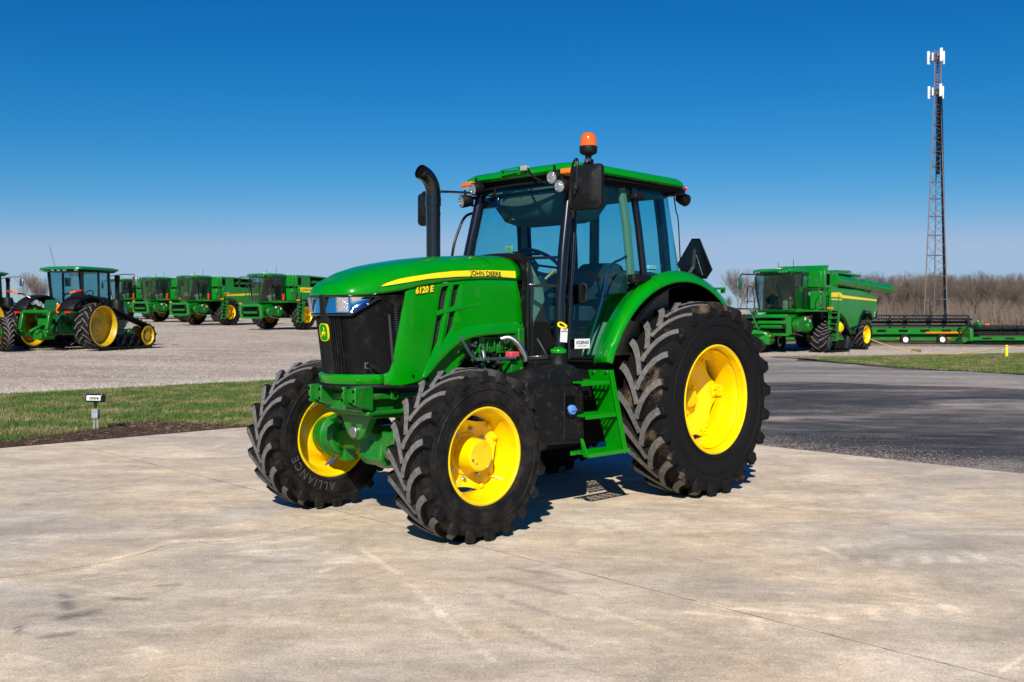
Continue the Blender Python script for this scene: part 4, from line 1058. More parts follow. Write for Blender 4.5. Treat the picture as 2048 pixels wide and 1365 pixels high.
b.build('tank_cover','plastic',T,bevel=.003)
b=MB(); b.prism([(1.445,1.02),(1.655,1.03),(1.655,.62),(1.45,.59)],'y',.838,.848); b.build('tank_front_cover','plastic',T,bevel=.006)
b=MB(); b.prism(rrect(1.53,.80,1.645,.965,.02),'y',.8495,.8520); b.build('tank_recess','dark',T)
b=MB(); b.lathe([(.0,.040),(.02,.041),(.035,.036),(.036,0)],c=(1.585,.852,.85),n=18); b.box((1.585,.892,.852),(.06,.012,.016)); b.build('additive_cap','blue',T,bevel=.003)
b=MB(); b.lathe([(.0,.048),(.012,.046)],c=(1.585,.852,.833),n=18,cap=True); b.build('cap_base','plastic',T)
b=MB()
for x,z in ((1.475,1.0),(1.475,.9),(1.478,.78),(1.478,.66),(1.63,1.01),(1.9,1.02),(1.98,.96),(2.0,.72),(1.8,1.02)): b.lathe([(0,.010),(.004,.009),(.005,0)],c=(x,.851 if x<1.7 else .847,z),n=10)
b.build('cover_screw','black',T)
# ---- steps
b=MB(); # rear stringer plate facing forward
b.add([(1.20,.70,1.155),(1.20,.955,1.16),(1.06,1.0,.465),(1.06,.80,.465),(1.186,.70,1.155),(1.186,.955,1.16),(1.046,1.0,.465),(1.046,.80,.465)],[(0,1,2,3),(7,6,5,4),(0,4,5,1),(1,5,6,2),(2,6,7,3),(3,7,4,0)])
b.bar((1.20,.955,1.16),(1.06,1.0,.465),.05,.012,up=(0,1,0))
b.build('step_stringer','green',T,bevel=.003)
b=MB(); b.add([(1.56,.93,.62),(1.56,.96,.62),(1.53,.995,.47),(1.53,.94,.47),(1.548,.93,.62),(1.548,.96,.62),(1.518,.995,.47),(1.518,.94,.47)],[(0,1,2,3),(7,6,5,4),(0,4,5,1),(1,5,6,2),(2,6,7,3),(3,7,4,0)]); b.build('step_stringer','green',T,bevel=.003)
for z,x0,x1,y0,y1 in ((1.062,1.22,1.56,.72,.95),(.79,1.12,1.53,.76,.965),(.485,1.01,1.525,.80,1.0)):
    b=MB(); b.box(((x0+x1)/2,y1,z),(x1-x0,.014,.034)); b.box(((x0+x1)/2,y0,z),(x1-x0,.014,.034))
    for k in range(4): yy=y0+(y1-y0)*(k+1)/5; b.box(((x0+x1)/2,yy,z+.008),(x1-x0,.012,.014))
    for k in range(5): xx=x0+(x1-x0)*(k+.5)/5; b.box((xx,(y0+y1)/2,z+.006),(.014,y1-y0-.004,.012))
    b.build('step_tread','green',T,bevel=.002)
b=MB()
for x,y,z in ((1.197,.76,1.135),(1.197,.90,1.14)): b.cyl((x,y,z),(x+.012,y,z),.011,6)
b.build('step_bolt','steel',T)
# ---- cab frame
def post(b,pts,w,h,mi=0,n=14,e=3):
    rings=[]
    pts=[Vector(p) for p in pts]
    for i,p in enumerate(pts):
        d=(pts[min(i+1,len(pts)-1)]-pts[max(i-1,0)]).normalized(); a=Vector((1,0,0))-d*d.x; a.normalize(); c=d.cross(a)
        rings.append([p+a*(w/2*math.copysign(abs(cos(t))**(2/e),cos(t)))+c*(h/2*math.copysign(abs(sin(t))**(2/e),sin(t))) for t in [2*PI*k/n for k in range(n)]])
    b.loft(rings,mi=mi)
for s in (1,-1):
    b=MB(); post(b,[(1.25,s*.545,2.80),(1.285,s*.56,2.62),(1.385,s*.592,2.17),(1.45,s*.615,1.75),(1.475,s*.632,1.22)],.10,.085,e=2.3)
    b.build('front_pillar','black',T,smooth=60)
    b=MB(); post(b,[(1.215,s*.585,2.76),(1.305,s*.628,2.17),(1.385,s*.655,1.6),(1.405,s*.665,1.25)],.035,.035); b.build('door_edge','black',T,smooth=60)
    b=MB(); post(b,[(.555,s*.655,2.78),(.51,s*.69,2.4),(.455,s*.715,1.93)],.055,.05,e=6); b.build('middle_pillar','black',T,smooth=60)
    b=MB(); post(b,[(.66,s*.615,2.74),(.62,s*.645,2.4),(.575,s*.665,1.90)],.075,.05,e=6); b.build('inner_pillar','beige',T,smooth=60)
    b=MB(); post(b,[(-.16,s*.40,2.74),(-.19,s*.43,2.4),(-.22,s*.46,1.93)],.07,.09,e=5); b.build('rear_pillar','black',T,smooth=60)
    # cab rails
    b=MB(); b.bar((1.27,s*.56,2.755),(.56,s*.66,2.775),.07,.06); b.bar((.56,s*.66,2.775),(-.03,s*.56,2.76),.06,.06); b.bar((.46,s*.72,1.93),(-.2,s*.55,1.93),.10,.06); b.bar((1.48,s*.635,1.255),(1.10,s*.665,1.235),.05,.05)
    b.build('cab_rail','mblack',T,bevel=.01)
    # quarter window in front of the pillar
    b=MB(); b.bar((1.475,s*.62,1.27),(1.675,s*.455,1.26),.04,.035); b.bar((1.45,s*.612,1.862),(1.675,s*.455,1.862),.028,.028); b.bar((1.675,s*.455,1.24),(1.675,s*.455,2.05),.03,.03,up=(1,0,0)); b.build('quarter_frame','black',T,bevel=.005)
    b=MB(); b.quad((1.47,s*.618,1.27),(1.67,s*.458,1.26),(1.67,s*.458,2.08),(1.40,s*.595,2.12)); b.build('quarter_glass','glass',T,smooth=0)
    b=MB(); b.tube(spline([(1.61,s*.50,1.42),(1.58,s*.53,1.35),(1.555,s*.545,1.29)],4),.007,8); b.build('window_stay','steel',T)
# door with glass, seal and handle (both sides)
fc=(.03,.87)
def seal_pt(th,s,r=1.13,y=.70): return (fc[0]+r*cos(th),s*y,fc[1]+r*sin(th))
for s in (1,-1):
    dr=empty('door'); dr.parent=T
    edge=[(1.215,.59,2.74),(1.31,.63,2.17),(1.385,.655,1.6),(1.405,.668,1.265)]
    bot=[(1.405,.668,1.265),(1.13,.69,1.252)]
    arc=[(seal_pt(R(a),1,1.135,.70)) for a in (20,28,36,44,52,60,66)]
    up=[(.47,.712,1.96),(.52,.685,2.4),(.56,.657,2.74)]
    ol=[Vector((x,s*y,z)) for x,y,z in spline(edge,6)+bot[1:]+arc+up]
    # glass as fan-free quad grid between front edge and rear boundary at equal height
    def cross(P,z):
        for a,c in zip(P,P[1:]):
            if (a[2]-z)*(c[2]-z)<=0 and abs(a[2]-c[2])>1e-6: t=(z-a[2])/(c[2]-a[2]); return [a[i]+(c[i]-a[i])*t for i in range(3)]
        return list(P[0] if abs(P[0][2]-z)<abs(P[-1][2]-z) else P[-1])
    rear=arc[::-1]; rearP=[tuple(p) for p in arc]+up
    G=[]
    for i in range(31):
        z=1.266+(2.735-1.266)*i/30; a=cross([tuple(p) for p in spline(edge,6)],z); c=cross(rearP,z)
        G.append([(a[0]+(c[0]-a[0])*k/8,s*(a[1]+(c[1]-a[1])*k/8+.014*sin(PI*k/8)),z) for k in range(9)])
    b=MB(); b.grid(G); b.build('door_glass','glass',dr,smooth=60)
    b=MB(); b.tube([(p.x,p.y+s*.004,p.z) for p in ol[18:]],.010,8); b.build('door_seal','mblack',dr)
    b=MB(); b.box((1.275,s*.695,1.80),(.055,.03,.16)); b.build('handle_plate','mblack',dr,bevel=.008)
    b=MB(); b.tube(spline([(1.275,s*.70,1.875),(1.265,s*.735,1.865),(1.26,s*.74,1.80),(1.272,s*.735,1.735),(1.285,s*.70,1.725)],4),.014,8); b.cyl((1.245,s*.70,1.86),(1.245,s*.72,1.86),.013,12); b.build('handle','plastic',dr)
    b=MB(); b.tube(spline([(1.14,s*.655,1.36),(.98,s*.655,1.70),(.87,s*.655,2.02),(.70,s*.655,2.11),(.60,s*.655,2.135),(.555,s*.66,2.03)],6),.012,8); b.build('grab_rail','bluesteel',dr)
    b=MB(); b.box((.555,s*.715,2.665),(.13,.07,.055)); b.box((.60,s*.775,1.935),(.26,.085,.075)); b.build('hinge','plastic',dr,bevel=.018)
# dealer sticker and hanging tag on the near door
b=MB(); b.box((1.285,.712,1.377),(.19,.002,.082)); st=b.build('dealer_sticker','white',T)
text('sticker_lettering','KOENIG',.036,'black',T,lambda x,y,z:(1.285-x*1.15,.7142,1.385+y),bold=.0012,shear=.2)
text('sticker_small_print','EQUIPMENT SALES SERVICE',.0085,'black',T,lambda x,y,z:(1.285-x*1.1,.7142,1.357+y),bold=.0003,res=1)
b=MB(); b.prism([(1.47,1.505),(1.555,1.51),(1.565,1.397),(1.48,1.39)],'y',.715,.7165); b.build('hang_tag','white',T)
b=MB(); b.tube(spline([(1.47,.70,1.525),(1.51,.72,1.51),(1.56,.70,1.525),(1.53,.67,1.55),(1.49,.67,1.55),(1.47,.70,1.525)],4),.009,8); b.build('tag_tie','yellow_d',T)
text('tag_lettering','CONTROL',.016,'black',T,lambda x,y,z:(1.515-x,.7180,1.482+y),bold=.0006,res=1)
# windshield, rear quarter glass, rear glass
G=[]
for i in range(13):
    u=i/12; z=2.10+.66*u
    row=[]
    for k in range(17):
        v=k/16*2-1; x=1.405-(1.405-1.26)*u+(.16*(1-v*v))*(1-.35*u); row.append((x,v*(.585-.04*u),z))
    G.append(row)
b=MB(); b.grid(G); b.build('windshield','glass',T,smooth=60)
b=MB(); b.tube([G[-1][k] for k in range(17)],.012,6); b.tube([G[0][k] for k in range(17)],.014,6); b.build('windshield_seal','mblack',T)
for s in (1,-1):
    G=[]
    for i in range(9):
        u=i/8; z=1.95+.80*u
        P=spline([(.44+.10*u,.715-.06*u,z),(.1,.705-.07*u,z),(-.16+.1*u,.655-.075*u,z),(-.26+.12*u,.56-.07*u,z),(-.29+.12*u,.42-.04*u,z)],5)
        G.append([(p.x,s*p.y,z) for p in P])
    b=MB(); b.grid(G); b.build('rear_quarter_glass','glass',T,smooth=60)
b=MB(); b.grid([[(-.30,y,1.95),(-.17,y,2.75)] for y in (-.42,-.2,0,.2,.42)]); b.build('rear_glass','glass',T)
# roof
def ring(x0,x1,hy,r,z,dx=0): return [(x,y,z+.028*(1-(y/.75)**2)*1.0+(.012*(x-.6)/.75)) for x,y in rrect(x0,-hy,x1,hy,r,7)]
b=MB(); b.loft([ring(-.15,1.29,.705,.12,2.803),ring(-.185,1.345,.74,.15,2.808),ring(-.195,1.36,.752,.16,2.822),ring(-.185,1.35,.745,.16,2.852),ring(-.15,1.30,.715,.16,2.882),ring(-.05,1.2,.60,.2,2.900),ring(.2,.9,.3,.2,2.905)])
roof=b.build('roof','green',T,smooth=50)
b=MB(); b.loft([ring(-.16,1.30,.72,.13,2.803),ring(-.15,1.28,.70,.12,2.782),ring(-.06,1.24,.62,.12,2.752),ring(-.05,1.22,.6,.1,2.74)]); b.build('roof_underside','mblack',T,smooth=40)
b=MB(); b.loft([[(x,y,z) for x,y in rrect(-.20,-.70,-.06,.70,.05,4)] for z in (2.74,2.80)]); b.build('roof_rear_panel','plastic',T,smooth=40,bevel=.01)
b=MB(); b.box((.62,.713,2.792),(.72,.012,.035)); b.build('roof_side_recess','mblack',T,bevel=.004)
for s in (1,-1):
    b=MB(); b.box((-.197,s*.685,2.80),(.014,.045,.035)); b.build('tail_lamp','red',T,bevel=.01)
# amber marker lamps under the roof front
for s in (1,-1):
    b=MB(); b.loft([[(1.25,s*.53,2.79),(1.25,s*.74,2.80),(1.25,s*.74,2.84),(1.25,s*.53,2.84)],[(1.40,s*.555,2.795),(1.36,s*.735,2.80),(1.36,s*.735,2.848),(1.40,s*.555,2.845)]]); b.build('turn_signal','amber',T,bevel=.014,seg=3)
def work_lamp(c,az,el=-8,r=.058,par=T):
    w=empty('work_lamp',c); w.parent=par; w.rotation_euler=(0,R(-el),R(az))
    b=MB(); b.lathe([(-.085,.0),(-.085,.03),(-.075,.046),(-.03,.056),(.022,.060),(.030,.058),(.030,.050)],axis='x',n=28); b.tube([(-.02,0,.05),(-.02,0,.10)],.012,8); b.build('lamp_housing','plastic',w,smooth=50)
    b=MB(); b.lathe([(.020,.052),(.030,.0525),(.030,.046),(.022,.044)],axis='x',n=28); b.build('lamp_rim','chrome',w)
    b=MB(); b.lathe([(.023,.047),(.030,.03),(.033,0)],axis='x',n=28); b.build('lamp_lens','lens',w,smooth=60)
    return w
work_lamp((1.41,.500,2.775),4); work_lamp((1.44,.615,2.690),6,r=.06)
work_lamp((1.39,-.495,2.765),-12); work_lamp((1.42,-.615,2.662),-18); work_lamp((-.30,.60,2.715),172,-14)
b=MB(); b.bar((1.30,.60,2.72),(1.42,.62,2.72),.04,.03); b.bar((1.28,-.58,2.70),(1.42,-.62,2.69),.04,.03); b.tube([(1.32,-.57,2.62),(1.40,-.60,2.64)],.014,8); b.bar((-.15,.58,2.77),(-.28,.60,2.77),.04,.02); b.build('lamp_bracket','plastic',T,bevel=.006)
# receiver bracket on the roof front edge
b=MB()
b.box((1.33,-.035,2.862),(.08,.30,.022)); b.box((1.36,-.17,2.868),(.05,.012,.07)); b.box((1.36,.045,2.876),(.05,.012,.06)); b.bar((1.33,-.18,2.912),(1.33,.09,2.925),.012,.012); b.bar((1.38,-.18,2.90),(1.38,.08,2.91),.012,.012); b.bar((1.37,-.16,2.86),(1.37,.05,2.875),.03,.02)
b.build('receiver_bracket','green',T,bevel=.002)
b=MB(); b.box((1.375,.12,2.892),(.05,.07,.045)); b.build('receiver_plug','grey',T,bevel=.005)
b=MB(); b.tube(spline([(1.375,.16,2.888),(1.39,.24,2.81),(1.39,.32,2.77),(1.39,.40,2.73),(1.38,.47,2.735)],6),.008,8); b.build('cable','plastic',T)
# beacon
bc=empty('beacon',(1.25,.745,0)); bc.parent=T
b=MB(); b.lathe([(2.955,0),(2.955,.05),(2.965,.068),(2.975,.073),(3.015,.076),(3.025,.072),(3.025,0)],axis='z',n=32); b.tube([(0,0,2.86),(0,0,2.96)],[.022,.03],12); b.box((-.03,-.02,2.895),(.05,.06,.05)); b.build('beacon_base','plastic',bc,smooth=50)
b=MB(); b.lathe([(3.022,.070),(3.05,.0705),(3.09,.067),(3.115,.058),(3.132,.042),(3.14,.02),(3.142,0)],axis='z',n=32); b.build('beacon_dome','amber_b',bc,smooth=60)
b=MB(); b.lathe([(3.02,.03),(3.07,.035),(3.09,.02),(3.1,0)],axis='z',n=16); b.build('beacon_reflector','chrome',bc)
b=MB(); b.tube([(.02,.0,2.90),(.05,.03,2.89)],.008,8); b.box((.03,.02,2.905),(.02,.05,.02)); b.build('beacon_clamp','steel',bc)
b=MB(); b.box((1.22,.735,2.845),(.13,.05,.085)); b.build('beacon_bracket','mblack',T,bevel=.01)
# mirrors
def mirror(c,w,h,s,az):
    m=empty('mirror',c); m.parent=T; m.rotation_euler=(0,0,R(az))
    b=MB(); rg=[]
    for x,k,r in ((-.02,1.0,.035),(.0,1.02,.04),(.02,.985,.04),(.05,.62,.03),(.062,.36,.02)): rg.append([(x,y,z+.0) for y,z in rrect(-w/2*k,-h/2*k,w/2*k,h/2*k,r,5)])
    b.loft(rg); b.build('mirror_housing','plastic',m,smooth=45)
    b=MB(); b.prism(rrect(-w/2*.93,-h/2*.93,w/2*.93,h/2*.93,.03,5),'x',-.024,-.019); b.build('mirror_glass','chrome',m)
    b=MB(); b.sphere((.065,-.07*s,-.01),.03,12,8); b.cyl((.08,-.07*s,-.06),(.08,-.07*s,.03),.012,8); b.build('mirror_joint','plastic',m)
    return m
mirror((1.44,.90,2.655),.295,.36,1,9)
b=MB(); b.tube(spline([(1.31,.60,2.52),(1.36,.64,2.66),(1.42,.72,2.84),(1.47,.80,2.885),(1.50,.845,2.85),(1.51,.85,2.66)],6),.012,10); b.cyl((1.29,.62,2.50),(1.32,.64,2.56),.025,10); b.cyl((1.29,.60,2.44),(1.32,.62,2.50),.02,10); b.build('mirror_arm','black',T)
mirror((1.40,-1.185,2.63),.17,.31,-1,12)
b=MB(); b.tube(spline([(1.32,-.57,2.74),(1.40,-.9,2.775),(1.42,-1.14,2.79),(1.44,-1.19,2.77),(1.46,-1.20,2.64)],6),.012,10); b.build('mirror_arm','black',T)
b=MB(); b.tube(spline([(1.50,-.73,1.6),(1.475,-.72,2.165),(1.38,-.72,2.433),(1.303,-.72,2.54),(1.22,-.70,2.575),(1.24,-.60,2.58)],6),.013,10); b.build('hand_rail','black',T)
# exhaust
b=MB(); pp=[(1.845,-.55,1.9),(1.845,-.55,2.62)]
b.tube(pp,.063,28); b.tube([(1.845,-.55,2.58),(1.845,-.55,2.66)],.069,28); b.tube([(1.845,-.55,2.50),(1.845,-.55,2.52)],.066,28)
el=spline([(1.845,-.55,2.62),(1.848,-.55,2.72),(1.875,-.55,2.79),(1.93,-.55,2.845),(2.00,-.55,2.872)],5)
b.tube(el,[.066]*(len(el)-1)+[.062],28,cap=False)
b.build('exhaust_stack','black',T,smooth=50)
b=MB(); e=el[-1]; d=(el[-1]-el[-3]).normalized(); b.cyl(e-d*.03,e-d*.02,.060,24); b.build('exhaust_mouth','dark',T)
# fenders
def ip(P,x):
    for (a,va),(c,vc) in zip(P,P[1:]):
        if x<=c: return va+(vc-va)*max(0,(x-a)/(c-a))
    return P[-1][1]
for s in (1,-1):
    G=[]
    for i in range(49):
        a=17+ (158-17)*i/48; th=R(a)
        rs=ip([(15,1.150),(40,1.135),(70,1.125),(100,1.11),(160,1.10)],a); rl=ip([(15,1.175),(45,1.13),(75,1.075),(95,1.045),(120,1.0),(160,1.0)],a)
        cs=[(.44,rs-.02),(.60,rs-.005),(.70,rs),(.715,rs+.012),(.775,rs+.02),(.79,rs+.034),(.85,(rs+rl)/2+.045),(.895,rl+.040),(.918,rl+.015),(.922,rl),(.916,rl-.012)]
        if a<64: cs[0]=(.69,rs-.03); cs[1]=(.695,rs-.01)
        G.append([(fc[0]+r*cos(th),s*y,fc[1]+r*sin(th)) for y,r in cs])
    b=MB(); b.grid(G); b.build('fender','green',T,smooth=50,solid=.010,thick_off=0)
    b=MB(); b.grid([[(fc[0]+r*cos(th),s*y,fc[1]+r*sin(th)) for y,r in ((.45,1.06),(.68,1.09),(.86,1.04),(.905,1.02))] for th in [R(42+116*i/24) for i in range(25)]]); b.build('fender_liner','dark',T,smooth=50)
    b=MB(); b.prism([(1.12,1.0)]+[(fc[0]+1.10*cos(R(a_)),fc[1]+1.10*sin(R(a_))) for a_ in range(18,165,8)]+[(-1.0,1.0)],'y',s*.455,s*.475); b.build('fender_inner_wall','dark',T)
b=MB(); b.box((-.50,.86,1.87),(.06,.10,.02)); b.box((-.54,.88,1.85),(.03,.04,.05)); b.build('fender_lamp_bracket','green',T,bevel=.004)
# SMV emblem (seen from behind, dark) on its bracket
b=MB(); b.prism([(.519,2.362),(.607,2.357),(.752,2.053),(.684,1.968),(.432,1.989),(.341,2.115)],'x',-.556,-.548); b.build('warning_triangle','black',T,bevel=.002)
b=MB(); b.tube([(-.544,.519,2.362),(-.544,.607,2.357),(-.544,.752,2.053),(-.544,.684,1.968),(-.544,.432,1.989),(-.544,.341,2.115)],.004,6,closed=True); b.box((-.545,.555,2.22),(.004,.25,.004)); b.box((-.545,.545,2.10),(.004,.36,.004)); b.build('triangle_rim','plastic',T)
b=MB(); b.bar((-.535,.555,2.26),(-.535,.545,2.09),.035,.006,up=(1,0,0)); b.bar((-.535,.545,2.09),(-.50,.50,2.0),.035,.006,up=(1,0,0)); b.tube([(-.54,.57,2.2),(-.52,.66,2.0)],.004,6); b.build('triangle_bracket','steel',T)
b=MB(); b.prism([(.38,2.03),(.55,2.03),(.72,1.90),(.33,1.90)],'x',-.53,-.45); b.build('rear_cover','mblack',T,bevel=.01)
b=MB(); b.box((-.42,0,1.2),(.5,.5,.7)); b.bar((-.6,.3,.5),(-1.15,.32,.55),.05,.10); b.bar((-.6,-.3,.5),(-1.15,-.32,.55),.05,.10); b.bar((-.6,0,1.05),(-1.05,0,.95),.05,.05); b.build('hitch','mblack',T,bevel=.02)
M['beige_d']=mat('grey roof trim',(.13,.13,.105),.8,bump=.15,bscale=150)
# ---- cab interior
b=MB(); b.prism([(1.56,2.08),(1.64,2.115),(1.66,2.115),(1.60,1.26),(1.52,1.26),(1.49,1.56),(1.36,1.74),(1.385,1.85)],'y',-.34,.36); b.build('dashboard','beige',T,bevel=.025,seg=3)
b=MB(); b.prism([(1.60,2.10),(1.70,2.135),(1.70,2.08),(1.66,2.04),(1.60,1.80),(1.585,1.80)],'y',-.36,.385); b.build('dashboard_trim','mblack',T,bevel=.01)
b=MB(); b.tube([(1.35,0,1.75),(1.12,0,2.06)],.04,12); b.box((1.28,0,1.96),(.16,.24,.10),rot=Matrix.Rotation(R(35),3,'Y')); b.cyl((1.33,.13,2.02),(1.31,.13,2.08),.04,14); b.tube([(1.22,-.05,1.97),(1.18,-.2,2.0)],.01,6); b.build('steering_column','mblack',T,bevel=.008)
b=MB(); wc=Vector((1.07,0,2.09)); rt=Matrix.Rotation(R(-32),3,'Y')
b.tube([wc+rt@Vector((.205*cos(t),.205*sin(t),0)) for t in [2*PI*i/32 for i in range(32)]],.016,8,closed=True)
for t in (0,2*PI/3,4*PI/3): b.tube([wc+rt@Vector((0,0,-.03)),wc+rt@Vector((.2*cos(t),.2*sin(t),0))],.012,6)
b.build('steering_wheel','mblack',T)
b=MB(); b.tube([(1.22,.22,1.93),(1.18,.25,1.975)],.014,10); b.tube([(1.18,.25,1.975),(1.155,.265,2.01)],.019,10); b.build('hand_throttle','orange',T)
b=MB(); b.box((1.415,-.03,2.20),(.01,.085,.045)); b.build('display_label','yellow_d',T,bevel=.002)
b=MB(); b.box((1.421,-.03,2.20),(.004,.055,.022)); b.build('display_screen','grey',T)
b=MB(); b.loft([[(x,y,z) for y,z in rrect(-.25*k,1.60,.25*k,2.11,.10,5)] for x,k in ((.16,1),(.28,.98),(.30,.9))]); b.loft([[(x,y,z) for x,y in rrect(.18,-.25,.72,.25,.08,4)] for z in (1.56,1.70)]); b.build('seat','seat',T,smooth=45,bevel=.02)
b=MB(); b.box((.45,0,1.42),(.38,.36,.34)); 
for k in range(5): b.box((.45,0,1.30+.05*k),(.44,.42,.02))
b.build('seat_suspension','mblack',T,bevel=.01)
b=MB(); b.box((.45,.30,1.80),(.34,.06,.05)); b.box((.45,-.30,1.80),(.34,.06,.05)); b.build('armrest','seat',T,bevel=.02)
for s in (1,-1):
    b=MB(); b.prism([(1.00,1.26),(.90,1.44),(.62,1.74),(.42,1.90),(.0,1.93),(.0,1.26)],'y',s*.48,s*.66); b.build('side_console','beige',T,bevel=.03,seg=3)
    b=MB(); b.prism([(.74,1.80),(.66,1.98),(.52,2.02),(-.1,1.99),(-.2,1.96),(-.2,1.90),(.4,1.90),(.60,1.80)],'y',s*.42,s*.64); b.build('console_cover','seat',T,bevel=.02)
b=MB(); b.tube([(.66,.38,1.75),(.70,.38,1.92)],.008,6); b.sphere((.70,.38,1.94),.025,10,6); b.tube([(1.0,.2,1.3),(.95,.22,1.72)],.01,6); b.sphere((.95,.22,1.74),.03,10,6); b.build('control_lever','mblack',T)
b=MB(); b.box((-.15,.30,2.075),(.13,.09,.04)); b.box((-.15,.30,2.05),(.11,.07,.04)); b.build('junction_box','white',T,bevel=.005)
b=MB(); b.loft([[(x,y,z) for x,y in rrect(-.14,-.56,1.24,.56,.10,5)] for z in (2.745,2.72)]+[[(x,y,2.70) for x,y in rrect(-.0,-.50,1.14,.50,.10,5)]]); b.build('headliner','beige_d',T,smooth=40)
b=MB(); b.loft([[(x,y,z) for x,y in rrect(x0,-hy,x1,hy,.06,5)] for z,x0,x1,hy in ((2.70,.62,1.20,.50),(2.60,.66,1.18,.48),(2.48,.74,1.10,.44),(2.44,.80,1.02,.36))]); b.build('roof_console','beige_d',T,smooth=45)
b=MB(); b.box((1.165,.0,2.65),(.02,.30,.07)); b.box((1.0,.25,2.60),(.10,.2,.03)); b.build('radio','mblack',T,bevel=.004)
b=MB()
for y in (-.28,.24,.38): b.lathe([(0,.055),(.012,.055),(.014,.045),(.008,.04),(.008,0)],c=(1.165,y,2.655),axis='x',n=20)
b.build('air_vent','seat',T)
b=MB(); b.box((1.28,-.40,2.64),(.03,.20,.10),rot=Matrix.Rotation(R(-12),3,'Y')); b.tube([(1.28,-.40,2.67),(1.26,-.36,2.76)],.01,6); b.build('interior_mirror','black',T,bevel=.01)
b=MB(); b.prism(rrect(-.05,2.10,.06,2.21,.005),'y',-.700,-.698); b.build('window_notice','grey',T)
b=MB(); 
for y0 in (-1,): 
    b.box((.62,-.60,2.60),(.09,.06,.05)); b.box((.60,-.60,2.17),(.10,.05,.04)); b.box((-.02,-.60,2.42),(.10,.05,.06)); b.tube([(.02,-.6,2.42),(-.04,-.62,2.15)],.010,6)
b.build('cab_fittings','mblack',T,bevel=.006)
b=MB(); post(b,[(-.02,-.63,2.74),(-.10,-.66,2.4),(-.16,-.69,1.93)],.13,.05,e=6); post(b,[(.66,-.635,2.74),(.60,-.66,2.4),(.54,-.70,1.93)],.14,.05,e=6); b.build('far_side_post','mblack',T)
b=MB(); b.tube(spline([(-.10,.62,2.77),(-.19,.585,2.6),(-.22,.59,2.5),(-.25,.60,2.0)],6),.006,6); b.build('lamp_wire','mblack',T)
b=MB(); b.tube([(1.35,.33,2.14),(1.50,.1,2.16)],.008,6); b.box((1.44,.2,2.15),(.05,.08,.03)); b.tube([(1.36,.30,2.14),(1.50,-.2,2.145)],.010,6); b.build('wiper','mblack',T)
# ------------------------------------------------------------ background machinery
def simple_tyre(b,c,Rr,W,nl,lh=.05,lw=.05,n=40,sy=1,mi=0,ml=1,rb=None):
    rb=rb or Rr*.56; Rc=Rr-lh
    prof=[(-.42*W,rb),(-.5*W,rb+.35*(Rc-rb)),(-.49*W,rb+.75*(Rc-rb)),(-.42*W,Rc-.01),(0,Rc),(.42*W,Rc-.01),(.49*W,rb+.75*(Rc-rb)),(.5*W,rb+.35*(Rc-rb)),(.42*W,rb)]
    b.lathe(prof,c=c,n=n,mi=mi)
    for s in (1,-1):
        for i in range(nl):
            p0=2*PI*(i+(.5 if s>0 else 0))/nl; D=.5*W/Rr*1.1; rg=[]
            for t in (0,.35,.75,1,1.06):
                ph=p0+D*min(t,1)**.8; y=s*min(t,1.0)*.5*W; rt=Rr if t<.9 else (Rr-.015 if t<1.03 else Rr-.13)
                rg.append([(c[0]+r*cos(ph+o),c[1]+y,c[2]+r*sin(ph+o)) for r,o in ((Rc-.03,-lw*.7/Rr),(rt,-lw*.45/Rr),(rt,lw*.45/Rr),(Rc-.03,lw*.7/Rr))])
            o=len(b.v); b.v+=[tuple(p) for q in rg for p in q]
            for k in range(4):
                for j,m_ in ((0,mi),(1,ml),(2,mi)): b.f.append((o+k*4+j,o+k*4+j+1,o+(k+1)*4+j+1,o+(k+1)*4+j)); b.m.append(m_)
def ag_wheel(name,par,x,y,Rr,W,nl,rimr,s,dish=.12):
    w=empty(name,(x,y,Rr)); w.parent=par
    b=MB(); simple_tyre(b,(0,0,0),Rr,W,nl,rb=rimr); b.v=[(p[0],p[1],max(p[2],-Rr+.03)) for p in b.v]; b.build('tyre',['rubber','lugtop'],w,smooth=35,split=False)
    b=MB(); b.lathe([(W*.44,rimr+.03),(W*.46,rimr+.01),(W*.40,rimr-.02),(W*.2,rimr-.05),(-W*.02,rimr-.06),(-W*.02,rimr*.75),(-W*.02+dish,rimr*.45),(-W*.02+dish,rimr*.3),(W*.12+dish,rimr*.27),(W*.13+dish,0)],n=36,sy=s); b.build('rim','yellow',w,smooth=35)
    b=MB(); b.lathe([(-W*.44,rimr+.03),(-W*.4,rimr-.02),(-W*.05,rimr-.06),(-W*.05,0)],n=28,sy=s); b.build('inner_rim','yellow',w,smooth=35)
    return w
